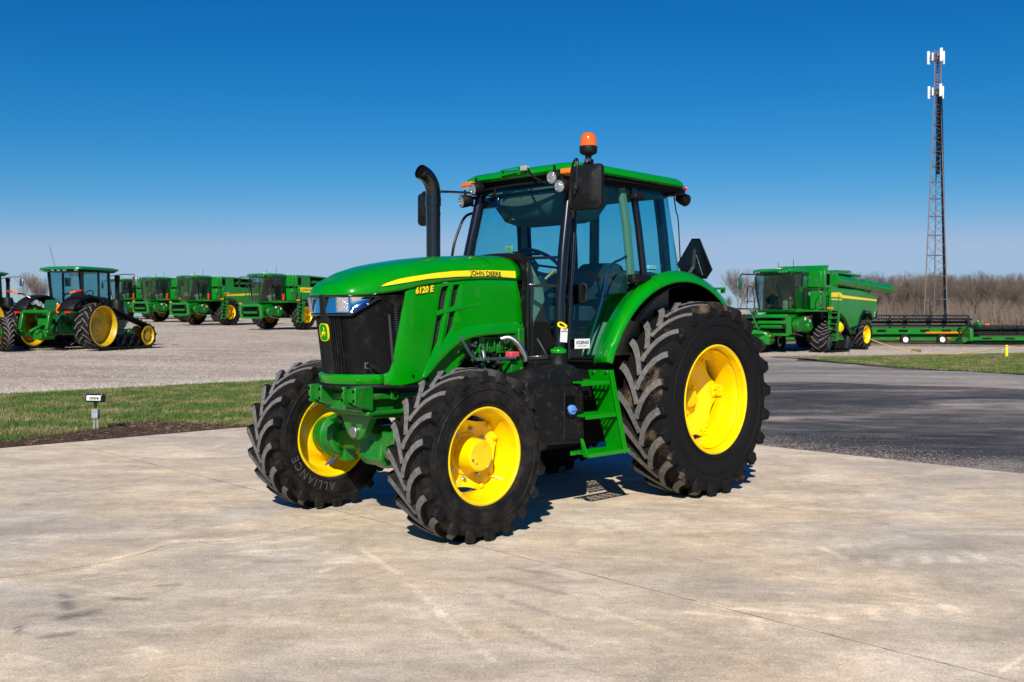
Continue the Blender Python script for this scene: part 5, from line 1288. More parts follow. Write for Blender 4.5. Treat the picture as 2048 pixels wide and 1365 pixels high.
def belt(name,par,y,W,wheels,nl,s,lug=.05):
    """closed rubber belt round a list of (x,z,r) wheels (convex hull order)"""
    pts=[]
    for x,z,r in wheels:
        for i in range(72): a=2*PI*i/72; pts.append((x+r*cos(a),z+r*sin(a)))
    pts=sorted(set(pts))
    def cr(o,a,b_): return (a[0]-o[0])*(b_[1]-o[1])-(a[1]-o[1])*(b_[0]-o[0])
    lo=[]
    for p in pts:
        while len(lo)>1 and cr(lo[-2],lo[-1],p)<=0: lo.pop()
        lo.append(p)
    up=[]
    for p in reversed(pts):
        while len(up)>1 and cr(up[-2],up[-1],p)<=0: up.pop()
        up.append(p)
    hull=[Vector((p[0],0,p[1])) for p in lo[:-1]+up[:-1]]
    # resample
    Ls=[0]
    for a,c in zip(hull,hull[1:]+hull[:1]): Ls.append(Ls[-1]+(c-a).length)
    T_=Ls[-1]; n=nl*3; P=[]
    for k in range(n):
        d=T_*k/n; i=max(j for j in range(len(Ls)-1) if Ls[j]<=d); f=(d-Ls[i])/(Ls[i+1]-Ls[i]+1e-9); P.append(hull[i]*(1-f)+hull[(i+1)%len(hull)]*f)
    b=MB(); rg=[]
    def nr(i):
        t=(P[(i+1)%n]-P[i-1]).normalized(); return Vector((t.z,0,-t.x))
    for i in range(n):
        m=nr(i); q=P[i]; rg.append([q+m*.0+Vector((0,y-W/2,0)),q+m*.035+Vector((0,y-W/2,0)),q+m*.035+Vector((0,y+W/2,0)),q+Vector((0,y+W/2,0))])
    b.loft(rg,closedv=True,cap=False,closedu=True)
    for i in range(nl):
        for sg in (1,-1):
            k=i*3+(1 if sg>0 else 0); rows=[]
            for t in (0,.5,1):
                j=(k+int(t*3*1.1))%n; m=nr(j); q=P[j]; tt=Vector((-m.z,0,m.x)); yy=y+sg*t*W/2
                e=Vector((0,yy,0)); rows.append([q+tt*.045+m*.03+e,q+tt*.028+m*(.035+lug)+e,q-tt*.028+m*(.035+lug)+e,q-tt*.045+m*.03+e])
            o=len(b.v); b.v+=[tuple(p) for r in rows for p in r]
            for a_ in range(2):
                for jj,mi in ((0,0),(1,1),(2,0)): b.f.append((o+a_*4+jj,o+a_*4+jj+1,o+(a_+1)*4+jj+1,o+(a_+1)*4+jj)); b.m.append(mi)
            b.f.append((o+8,o+9,o+10,o+11)); b.m.append(0)
    return b.build(name,['rubber','lugtop'],par,smooth=30,split=False)
def plate(b,poly,y0,y1): b.prism(poly,'y',y0,y1)
def make_combine(tracks=False,label=None):
    C=empty('combine_harvester'); tag(C,label,'combine')
    G_='green_b'
    if not tracks:
        for s in (1,-1): ag_wheel('front_wheel',C,0,s*1.62,.98,.72,15,.52,s)
    else:
        for s in (1,-1):
            t=empty('track_unit',(0,0,0)); t.parent=C
            belt('track_belt',t,s*1.68,.78,[(.05,1.10,.42),(1.05,.42,.36),(-.95,.42,.36)],26,s,lug=.055)
            for x,z,r in ((.05,1.10,.40),(1.05,.42,.34),(-.95,.42,.34),(.4,.27,.20),(-.05,.27,.20),(-.5,.27,.20)):
                b=MB(); b.lathe([(-.3,r*.5),(-.3,r),(.3,r),(.33,r*.8),(.28,r*.3),(.28,0)],c=(x,s*1.68,z),n=20,sy=s); b.build('track_roller','mblack' if r<.3 else 'black',t,smooth=35)
            b=MB(); b.lathe([(.30,.26),(.40,.24),(.48,.14),(.48,0)],c=(.05,s*1.70,1.10),n=8,sy=s); b.build('final_drive','yellow',t,smooth=30)
            b=MB(); b.prism([(-.7,.5),(.8,.5),(.3,1.0),(-.2,1.0)],'y',s*1.5,s*1.95); b.build('track_frame','green_c',t,bevel=.03)
    rw=ag_wheel('rear_wheel',C,-3.9,1.45,.72,.60,16,.42,1); ag_wheel('rear_wheel',C,-3.9,-1.45,.72,.60,16,.42,-1)
    # chassis and belly
    b=MB(); b.prism([(-4.8,.9),(-3.0,.75),(1.1,.85),(1.3,1.9),(-4.9,1.9)],'y',-1.05,1.05); b.box((0,0,.98),(.5,2.6,.4)); b.box((-3.9,0,.75),(.3,2.4,.25)); b.build('chassis','mblack',C,bevel=.04)
    # side shields
    for s in (1,-1):
        b=MB()
        if not tracks: poly=[(.55,1.95),(.55,2.95),(-4.9,2.90),(-5.2,2.6),(-5.15,1.75),(-4.7,1.45),(-3.2,1.38),(-2.6,1.15),(-1.5,1.15),(-1.25,1.55),(-.75,1.92),(-.2,2.02)]
        else: poly=[(.3,1.85),(.3,2.95),(-3.0,2.88),(-5.1,2.62),(-5.2,2.1),(-4.85,1.55),(-4.55,1.42),(-4.25,1.75),(-3.5,1.80),(-3.15,1.55),(-2.85,1.1),(-1.9,1.05),(-1.4,1.5),(-.6,1.85)]
        b.prism(poly,'y',s*1.5,s*1.72); b.build('side_shield',G_,C,bevel=.05,seg=3)
        if tracks:
            b=MB(); b.tube([(-5.0,s*1.73,1.85),(-4.85,s*1.73,1.52),(-4.5,s*1.73,1.47),(-4.22,s*1.73,1.80),(-3.5,s*1.73,1.85),(-3.12,s*1.73,1.58),(-2.85,s*1.73,1.16),(-2.2,s*1.73,1.02)],.075,6); b.build('arch_trim','black',C)
            st=[(.25,2.50),(.25,2.70),(-.7,2.72),(-1.0,2.60),(-5.1,2.44),(-5.1,2.36),(-1.0,2.46),(-.7,2.50)]
            b=MB(); b.prism(st,'y',s*1.715,s*1.73); b.prism([(.25,2.36),(.25,2.42),(-.9,2.42),(-.9,2.36)],'y',s*1.715,s*1.73); b.build('stripe','yellow_d',C,split=False)
        else:
            b=MB(); G2=[]
            for i in range(13):
                u=i/12; x=.45-5.4*u; z=2.27+.22*u**.9; w_=.055+.03*sin(PI*u); G2.append([(x,s*1.732,z-w_),(x,s*1.732,z+w_)])
            b.grid(G2); b.prism([(.45,2.42),(.45,2.49),(-.1,2.49),(-.1,2.42)],'y',s*1.718,s*1.732); b.build('stripe','yellow_d',C,recalc=False,split=False)
    # grain tank and engine deck
    b=MB()
    b.prism([(.75,2.9),(.75,3.70),(-1.0,3.72),(-3.3,3.62),(-3.6,3.2),(-3.6,2.9)],'y',-1.45,.95)
    b.prism([(.75,2.9),(.75,3.70),(-.75,3.70),(-.75,2.9)],'y',.9,1.62)
    b.prism([(-.7,3.60),(-.7,3.71),(-3.4,3.62),(-3.4,3.52)],'y',.9,1.60)
    b.prism([(-3.5,2.85),(-3.5,3.35),(-5.0,3.1),(-5.1,2.85)],'y',-1.5,1.5)
    b.build('grain_tank',G_,C,bevel=.04)
    b=MB(); b.box((-2.2,.98,3.24),(2.9,.03,.60)); b.box((.40,1.63,3.30),(.30,.02,.5)); b.build('tank_recess','dark',C,split=False)
    if not tracks:
        b=MB(); b.tube(spline([(-.95,1.25,2.95),(-.95,1.30,3.12),(-1.05,1.32,3.25),(-1.3,1.32,3.28)],4)+[Vector((-5.6,1.30,3.28))],.155,14)
        for x in (-1.3,-3.0): b.tube([(x,1.32,3.28),(x-.06,1.32,3.28)],.18,14)
        b.build('unloading_auger',G_,C,split=False)
    else:
        b=MB(); b.tube([(-.3,1.55,3.30),(-6.9,1.62,2.98)],.26,18)
        for u in (0,.33,.5,.62,.97): b.tube([(-.3-6.6*u,1.55+.07*u,3.30-.32*u),(-.38-6.6*u,1.55+.07*u,3.30-.32*u)],.295,18)
        b.box((-.2,1.4,3.35),(.5,.5,.6)); b.build('unloading_auger',G_,C,split=False)
        b=MB(); b.prism([(.0,3.70),(-.4,4.0),(-.6,4.0),(-.45,3.70)],'y',-1.2,1.2); b.prism([(-.9,3.78),(-2.4,3.80),(-2.6,3.70),(-.9,3.66)],'y',-1.2,1.5); b.build('tank_extension','green_b',C,split=False)
    # cab
    cx0,cx1=(.85,2.45)
    b=MB(); b.prism([(cx0,1.78),(cx1-.25,1.78),(cx1-.15,1.92),(cx0,1.95)],'y',-.98,.98); b.box((.95,0,2.7),(.25,1.8,1.6)); b.build('cab_base',G_,C,bevel=.03)
    for s in (1,-1):
        b=MB(); b.tube([(cx1-.22,s*.86,1.93),(cx1+.02,s*.93,2.9),(cx1+.05,s*.93,3.45)],.045,8); b.tube([(1.45,s*.98,1.93),(1.42,s*.98,3.45)],.04,8); b.build('cab_pillar','black',C,split=False)
        b=MB(); b.quad((cx1-.2,s*.88,1.93),(cx1+.05,s*.93,3.45),(1.43,s*.98,3.45),(1.45,s*.98,1.93)); b.quad((1.43,s*.98,3.45),(1.45,s*.98,1.93),(.95,s*.93,1.93),(.95,s*.93,3.45)); b.build('side_glass','glass_b',C,recalc=False,split=False)
    G2=[]
    for i in range(7):
        u=i/6; G2.append([(cx1-.2+.25*u+.22*(1-v*v),v*(.88+.05*u),1.93+1.52*u) for v in [k/6-1 for k in range(13)]])
    b=MB(); b.grid(G2); b.build('windshield','glass_b',C,recalc=False)
    b=MB(); b.box((1.5,0,2.05),(.5,.5,.5)); b.box((1.28,0,2.5),(.14,.5,.7)); b.build('operator_seat','beige',C,bevel=.05,split=False)
    b=MB(); b.box((2.1,.05,2.15),(.12,.3,.5)); b.tube([(2.05,0,2.35),(1.95,0,2.55)],.03,6); b.box((1.05,0,2.7),(.05,1.7,1.4)); b.build('cab_interior','mblack',C,split=False)
    b=MB(); b.loft([[(x,y,3.46) for x,y in rrect(.95,-.95,2.62,.95,.2)],[(x,y,3.62) for x,y in rrect(.8,-1.02,2.85,1.02,.3)],[(x,y,3.72) for x,y in rrect(.85,-1.0,2.78,1.0,.3)],[(x,y,3.76) for x,y in rrect(1.0,-.85,2.6,.85,.3)]]); b.build('cab_roof',G_,C,smooth=35)
    b=MB(); b.prism([(2.50,3.50),(2.86,3.55),(2.86,3.63),(2.5,3.63)],'y',-.80,.80); b.prism([(1.2,3.50),(2.5,3.50),(2.5,3.60),(1.2,3.60)],'y',-1.03,1.03); b.build('roof_light_bar','black',C,bevel=.02,split=False)
    for y in ([-.72,-.58,.45,.60,.74] if tracks else [-.7,-.45,.2,.4,.62]):
        b=MB(); b.box((2.865,y,3.595),(.03,.10,.055)); b.build('roof_lamp','chrome',C,bevel=.01)
    b=MB(); b.loft([[(x,y,z) for x,y in rrect(1.9*1.0,-.13*k,2.15,.13*k,.05)] for z,k in ((3.75,1),(3.81,.8))]); b.build('roof_beacon','yellow_d',C)
    for (x,y,z) in ((1.2,.3,.5),(1.5,-.3,.35)):
        b=MB(); b.tube([(x,y,3.74),(x,y,3.74+z)],.012,5); b.build('antenna','black',C)
    for s in (1,-1):
        b=MB(); b.tube([(2.6,s*.95,3.52),(2.75,s*1.5,3.55),(2.75,s*1.58,3.45)],.035,6); b.build('mirror_arm','black',C)
        b=MB(); b.box((2.75,s*1.58,3.12),(.12,.16,.55)); b.build('mirror','dgreen' if tracks else 'black',C,bevel=.04)
    # feeder house
    fw_=1.0 if tracks else .72
    b=MB(); b.loft([[(1.1,-fw_*.75,1.85),(1.1,fw_*.75,1.85),(1.1,fw_*.75,1.0),(1.1,-fw_*.75,1.0)],[(3.3,-fw_,1.52),(3.3,fw_,1.52),(3.2,fw_,.78),(3.2,-fw_,.78)]]); b.build('feeder_house',G_,C,bevel=.03)
    b=MB(); z0,z1=(.80,1.62); w_=fw_+.12
    for sgn in (1,-1): b.bar((3.30,sgn*w_,z0),(3.40,sgn*w_,z1),.16,.24,up=(0,1,0))
    b.bar((3.40,-w_,z1),(3.40,w_,z1),.2,.16); b.bar((3.28,-w_,z0),(3.28,w_,z0),.2,.12)
    if tracks: b.bar((3.42,-w_+.1,z1-.28),(3.42,w_-.1,z1-.28),.12,.14)
    b.build('feeder_frame',G_ ,C,bevel=.03,split=False)
    b=MB(); b.box((3.33,0,1.2),(.06,2*w_-.3,.62)); b.build('feeder_mouth','dark',C)
    b=MB(); b.cyl((3.38,-w_+.25,1.14),(3.38,w_-.25,1.14),.09,10); b.build('feeder_drum','green_c',C)
    for sgn in (1,-1):
        b=MB(); b.box((3.40,sgn*(w_-.18),1.28),(.10,.20,.46)); b.build('feeder_plate','plastic',C,bevel=.02)
    b=MB(); b.prism([(1.2,1.72),(2.55,1.45),(2.3,.98),(1.5,.86),(1.1,1.1)],'y',fw_*.95,fw_*1.25); b.cyl((2.5,fw_,1.2),(2.5,fw_*1.3,1.2),.28,16); b.cyl((1.6,fw_,1.15),(1.6,fw_*1.35,1.15),.22,16); b.build('feeder_side_shield','green_c',C,bevel=.03,split=False)
    for k,(x,z,c_) in enumerate(((1.95,1.50,'white'),(1.45,1.42,'white'),(1.6,1.55,'red'))):
        b=MB(); b.box((x,fw_*1.255,z),(.14,.01,.13)); b.build('warning_decal',c_,C)
    b=MB(); b.cyl((1.3,fw_*.8,.75),(2.6,fw_*.8,.95),.05,8); b.build('lift_cylinder','steel',C)
    # platform, ladder and rails on the left
    b=MB(); b.box((1.25,1.42,1.86),(1.3,.85,.07)); b.build('platform',G_,C)
    b=MB()
    for y in (1.90,2.30): b.bar((.95,y,.50),(.72,y,1.88),.045,.08,up=(0,1,0))
    for k in range(6): z=.52+.25*k; x=.95-.23*(z-.5)/1.38; b.box((x,2.10,z),(.22,.40,.035))
    b.build('ladder',G_,C,split=False)
    b=MB()
    for x0,x1,y in ((.65,1.15,1.85),(1.3,1.85,1.85)):
        b.tube([(x0,y,1.9),(x0,y,2.85),(x0+.06,y,2.92),(x1-.06,y,2.92),(x1,y,2.85),(x1,y,1.9)],.022,6); b.tube([(x0,y,2.4),(x1,y,2.4)],.018,6)
    b.tube([(.95,1.88,.9),(.92,1.90,1.9),(.80,1.88,2.6)],.02,6); b.tube([(.95,2.32,.9),(.92,2.32,1.9),(.80,2.32,2.6)],.02,6)
    b.build('hand_rail','green_c',C,split=False)
    b=MB(); b.tube([(2.3,-1.05,2.0),(2.35,-1.15,2.9),(2.25,-1.3,3.0),(2.2,-1.5,2.95)],.025,6); b.tube([(2.2,-1.5,2.2),(2.2,-1.5,2.95)],.025,6); b.tube([(2.2,-1.6,2.3),(2.3,-1.05,2.3)],.02,6); b.build('right_hand_rail','black',C,split=False)
    if not tracks:
        b=MB(); b.cyl((1.9,1.5,1.95),(1.9,1.5,2.40),.08,12); b.build('fire_extinguisher','red',C)
    b=MB(); b.box((.9,1.35,2.35),(.5,.55,.85)); b.box((.78,1.2,3.3),(.35,.7,.75)); b.build('rear_cab_panel',G_,C,bevel=.04,split=False)
    for z,y in ((3.25,1.3),(3.35,.98)):
        b=MB(); b.box((.965,y,z),(.03,.10,.08)); b.build('work_lamp','chrome',C,bevel=.01)
    for s in (1,):
        b=MB(); b.box((1.0,s*2.0,1.98),(.05,.28,.09)); b.build('marker_light','amber',C)
        b=MB(); b.box((2.9,-1.35,1.75),(.06,.22,.10)); b.build('marker_light','amber',C)
    # rear
    b=MB(); b.prism([(-4.9,1.0),(-5.6,1.2),(-5.7,2.2),(-5.0,2.7)],'y',-1.3,1.3); b.build('straw_chopper',G_,C,bevel=.05)
    b=MB(); b.box((-2.2,1.3,1.0),(1.6,.5,.5)); b.build('lower_side_box','green_c',C,bevel=.04)
    return C
cA=make_combine(False,'green combine harvester nearest the large tractor hood, with lettered yellow side panel')
cA['group']='combine harvesters parked in a row'
def place(o,px,py,depth,hd):
    """put the thing on the ground at the given distance along a photo direction"""
    x=(px-1024)/2056.7*depth; y=depth; o.location=(x,y,gz(x,y)-.045); o.rotation_euler=(0,0,R(hd)); return o
labs=['green combine harvester second from the tractor hood, its large yellow front wheel fully in view','green combine harvester whose feeder shows just right of the tracked tractor idler wheel','farthest green combine harvester, only its top showing above the tracked tractor hood']
def setlab(o,l): o['label']=l; o['group']='combine harvesters parked in a row'
cB=copy_tree(cA); setlab(cB,labs[0]); cC=copy_tree(cA); setlab(cC,labs[1]); cD=copy_tree(cA); setlab(cD,labs[2])
place(cA,570,0,71,-118); place(cB,423,0,80,-116.5); place(cC,345,0,88,-119.5); place(cD,276,0,98,-117)
# wide lettered yellow panel on the nearest one
for o in [o for o in COL.objects if o.parent==cA and o.name.startswith('stripe')]: bpy.data.objects.remove(o)
b=MB(); b.prism([(-1.5,2.30),(-1.5,2.36),(-1.9,2.36),(-1.9,2.30)],'y',1.715,1.732); b.build('number_decal','yellow_d',cA)
b=MB(); b.prism([(.45,2.52),(.45,2.86),(-1.3,2.86),(-1.45,2.70),(-2.1,2.70),(-2.1,2.52),(-1.0,2.52)],'y',1.722,1.738); b.build('name_panel','yellow_d',cA,split=False)
text('name_lettering','JOHN DEERE',.23,'black',cA,lambda x,y,z:(-.42-x*.95,1.744,2.69+y*.9),bold=.003,res=1)
X9=make_combine(True,'large green combine harvester on black rubber tracks with long folded unloading auger tube')
place(X9,1597,0,48.5,-131)
# ---- tracked tractors
def make_track_tractor():
    C=empty('tracked_tractor'); G_='green_b'
    for s in (1,-1):
        t=empty('track_unit'); t.parent=C; y=s*1.66
        belt('track_belt',t,y,.62,[(0,.92,.80),(2.65,.52,.42)],34,s,lug=.06)
        b=MB(); b.lathe([(.30,.79),(.31,.75),(.27,.72),(.16,.70),(.02,.67),(-.10,.52),(-.10,.32),(.00,.28),(.03,.15),(.06,0)],c=(0,y,.92),n=40,sy=s); b.lathe([(-.30,.79),(-.31,.74),(-.2,.68),(.0,.6),(-.02,.3),(-.02,0)],c=(0,y,.92),n=40,sy=s); b.build('drive_wheel','yellow_shade',t,smooth=30,split=False)
        b=MB(); bolts_r=.2
        for i in range(10): a=2*PI*i/10; b.cyl((.2*cos(a),y+s*.01,.92+.2*sin(a)),(.2*cos(a),y+s*.05,.92+.2*sin(a)),.022,6)
        b.build('wheel_bolts','steel',t,split=False)
        b=MB(); b.lathe([(.29,.40),(.30,.35),(.2,.31),(.18,.2),(.26,.17),(.27,0)],c=(2.65,y,.52),n=32,sy=s); b.lathe([(-.29,.40),(-.2,.31),(-.18,0)],c=(2.65,y,.52),n=32,sy=s); b.build('idler_wheel','yellow_shade',t,smooth=30,split=False)
        for x in (.98,1.45,1.92):
            b=MB(); b.lathe([(-.28,.1),(-.28,.235),(-.05,.235),(-.05,.14),(.05,.14),(.05,.235),(.28,.235),(.29,.18),(.2,.15),(.2,0)],c=(x,y,.34),n=24,sy=s); b.build('mid_roller','mblack',t,smooth=30)
        b=MB(); b.box((1.4,y-s*.1,.62),(1.5,.3,.36)); b.cyl((1.7,y,.6),(1.7,y+s*.2,.75),.12,10); b.build('track_frame','dgreen',t,bevel=.04,split=False)
        b=MB(); G2=[]
        for i in range(13):
            a=R(150-120*i/12); G2.append([(-.05+r*cos(a)*1.05,s*yy,.95+r*sin(a)) for yy,r in ((.72,1.12),(.8,1.17),(1.3,1.17),(1.42,1.12),(1.44,1.05))])
        b.grid(G2); b.build('fender','plastic',C,smooth=45,solid=.03)
        b=MB(); b.box((-1.03,s*1.18,1.47),(.05,.28,.11)); b.build('tail_lamp','red',C,bevel=.02)
        b=MB(); b.tube([(-.8,s*.75,2.0),(-.9,s*1.0,2.15),(-.92,s*1.25,2.18)],.03,8); b.build('light_arm','black',C)
        b=MB(); b.cyl((-.92,s*1.22,2.18),(-.93,s*1.48,2.24),.04,8); b.build('extremity_light','orange',C)
        b=MB(); b.cyl((-.93,s*1.48,2.24),(-.93,s*1.75,2.28),.035,8); b.build('extremity_reflector','red',C)
    b=MB(); b.prism([(-.7,.6),(2.6,.5),(3.1,.9),(3.1,1.3),(-.3,1.5),(-.7,1.2)],'y',-.55,.55); b.build('chassis','dgreen',C,bevel=.04)
    # hood
    rg=[]
    for x,w,z0,z1 in ((1.05,.50,1.15,2.18),(2.0,.48,1.12,2.12),(2.8,.45,1.05,1.95),(3.3,.40,1.0,1.75),(3.5,.30,1.0,1.5)):
        rg.append([(x,w*a,z0+(z1-z0)*c) for a,c in ((-1,0),(1,0),(1.02,.5),(.98,.78),(.75,.95),(0,1),(-.75,.95),(-.98,.78),(-1.02,.5))])
    b=MB(); b.loft(rg); b.build('hood',G_,C,smooth=40)
    for s in (1,-1):
        b=MB(); b.grid([[(x,s*(w+.012),z),(x,s*(w+.012),z+.055)] for x,w,z in ((1.1,.50,1.92),(2.0,.475,1.87),(2.8,.44,1.70),(3.25,.40,1.52))]); b.build('stripe','yellow_d',C,recalc=False)
    b=MB(); b.box((3.42,0,1.3),(.22,.66,.5)); b.build('grille','plastic',C,bevel=.04)
    # cab
    b=MB()
    for s in (1,-1):
        b.bar((-.62,s*.72,1.62),(-.72,s*.80,3.05),.09,.09); b.bar((.15,s*.86,1.5),(.12,s*.86,3.05),.07,.07); b.bar((1.05,s*.66,1.2),(.90,s*.70,3.05),.09,.09)
        b.bar((-.62,s*.72,1.62),(1.05,s*.66,1.4),.06,.06)
    b.bar((-.62,-.72,1.62),(-.62,.72,1.62),.08,.08); b.build('cab_frame','black',C,bevel=.01,split=False)
    b=MB(); b.quad((-.65,-.72,1.65),(-.65,.72,1.65),(-.72,.78,3.05),(-.72,-.78,3.05)); b.build('rear_glass','glass_b',C,recalc=False)
    for s in (1,-1):
        b=MB(); b.quad((-.62,s*.73,1.65),(.14,s*.86,1.6),(.12,s*.86,3.05),(-.72,s*.79,3.05)); b.quad((.14,s*.86,1.3),(1.02,s*.68,1.3),(.90,s*.70,3.05),(.12,s*.86,3.05)); b.build('side_glass','glass_b',C,recalc=False,split=False)
    b=MB(); b.quad((1.04,-.66,1.4),(1.04,.66,1.4),(.90,.7,3.05),(.90,-.7,3.05)); b.build('windshield','glass_b',C,recalc=False)
    b=MB(); b.loft([[(x,y,3.03) for x,y in rrect(-.95,-.90,1.10,.90,.2)],[(x,y,3.12) for x,y in rrect(-1.08,-1.0,1.25,1.0,.25)]]); b.build('roof_underside','black',C)
    b=MB(); b.loft([[(x,y,3.12) for x,y in rrect(-1.12,-1.04,1.30,1.04,.28)],[(x,y,3.19) for x,y in rrect(-1.10,-1.02,1.28,1.02,.28)],[(x,y,3.24) for x,y in rrect(-.9,-.85,1.1,.85,.3)]]); b.build('roof',G_,C,smooth=35)
    for y in (-.82,-.28,.0,.28,.82):
        b=MB(); b.box((-1.07,y,3.08),(.05,.16,.07)); b.build('roof_lamp','chrome',C,bevel=.015)
    b=MB(); b.lathe([(3.22,.05),(3.30,.045),(3.31,0)],c=(-.5,.1,0),axis='z',n=10); b.build('roof_beacon','orange',C)
    b=MB(); b.tube([(-.4,.75,3.2),(-.5,.95,4.1)],.008,5); b.build('antenna','black',C)
    b=MB(); b.box((-.05,0,1.95),(.18,.55,.75)); b.box((.2,0,1.75),(.5,.5,.15)); b.box((-.25,-.45,1.9),(.3,.2,.4)); b.build('operator_seat','seat',C,bevel=.05,split=False)
    b=MB(); b.tube([(.7,0,1.8),(.6,0,2.2)],.03,6); b.tube([(.6+.06*sin(2*PI*i/16),.2*cos(2*PI*i/16),2.2+.14*sin(2*PI*i/16)) for i in range(16)],.02,5,closed=True); b.build('steering_wheel','mblack',C,split=False)
    b=MB(); b.lathe([(1.15,.20),(1.2,.25),(1.85,.25),(1.97,.20),(2.0,.09),(2.75,.09),(2.78,.11),(2.95,.11)],c=(1.30,-.80,0),axis='z',n=24,cap=True); b.build('exhaust_stack','plastic',C,smooth=35)
    b=MB(); b.tube([(.95,-.72,2.92),(1.25,-1.15,3.0),(1.30,-1.6,3.0),(1.30,-1.66,2.92)],.02,6); b.build('mirror_arm','black',C)
    b=MB(); b.box((1.30,-1.66,2.72),(.10,.22,.36)); b.build('mirror','steel',C,bevel=.03)
    b=MB(); b.tube([(.95,.72,2.92),(1.25,1.15,3.0),(1.30,1.6,3.0)],.02,6); b.box((1.30,1.66,2.72),(.10,.22,.36)); b.build('left_mirror','black',C,split=False)
    # rear linkage
    b=MB(); b.prism([(-.60,1.0),(-.60,1.75),(-.50,1.95),(-.3,1.6),(-.3,.9)],'y',-.32,.32); b.build('rear_housing','dgreen',C,bevel=.03)
    b=MB()
    for s in (1,-1):
        b.bar((-.8,s*.55,1.50),(-1.35,s*.62,1.42),.14,.16); b.bar((-1.30,s*.62,1.46),(-1.45,s*.62,.80),.18,.14,up=(0,1,0)); b.bar((-.7,s*.45,.65),(-1.55,s*.60,.60),.10,.14); b.box((-1.45,s*.62,.72),(.25,.24,.12))
        b.cyl((-.7,s*.25,1.0),(-1.2,s*.45,.7),.07,8)
    b.bar((-1.35,-.62,1.48),(-1.35,.62,1.48),.12,.12); b.box((-.95,0,.55),(.7,.4,.25)); b.cyl((-.6,0,.75),(-1.35,0,.7),.08,10); b.box((-1.0,-.1,1.15),(.25,.5,.4)); b.cyl((-1.1,.2,1.2),(-1.3,.1,1.6),.06,8)
    b.build('hitch','green_c',C,bevel=.02,split=False)
    b=MB(); b.box((-.99,-.72,1.60),(.06,.12,.34),rot=Matrix.Rotation(R(12),3,'X')); b.build('hitch_reflector','orange',C)
    b=MB(); b.cyl((0,-1.4,.92),(0,1.4,.92),.17,14); b.build('rear_axle','green_c',C)
    for o in list(COL.objects):
        if o.parent==C and o.name.split('.')[0] in ('cab_frame','rear_glass','side_glass','windshield','roof','roof_underside','roof_lamp','roof_beacon','antenna','operator_seat','steering_wheel','exhaust_stack','mirror','mirror_arm','left_mirror'): o.location.x+=.92
    return C
tt=make_track_tractor(); tag(tt,'green tracked tractor seen from behind, wholly in view on the gravel lot','tractor','tracked tractors on the gravel lot')
def place2(o,x,y,hd): o.location=(x,y,gz(x,y)-.045); o.rotation_euler=(0,0,R(hd)); return o
place2(tt,-17.50,40.0,72)
t2=copy_tree(tt); t2['label']='green tracked tractor behind the wholly visible one, cut by the left edge'; place2(t2,-26.6,49.5,72)
t3=copy_tree(T); t3['label']='tractor cut off by the left edge, only one black front tyre inside the frame'; place2(t3,-21.24,39.52,310)
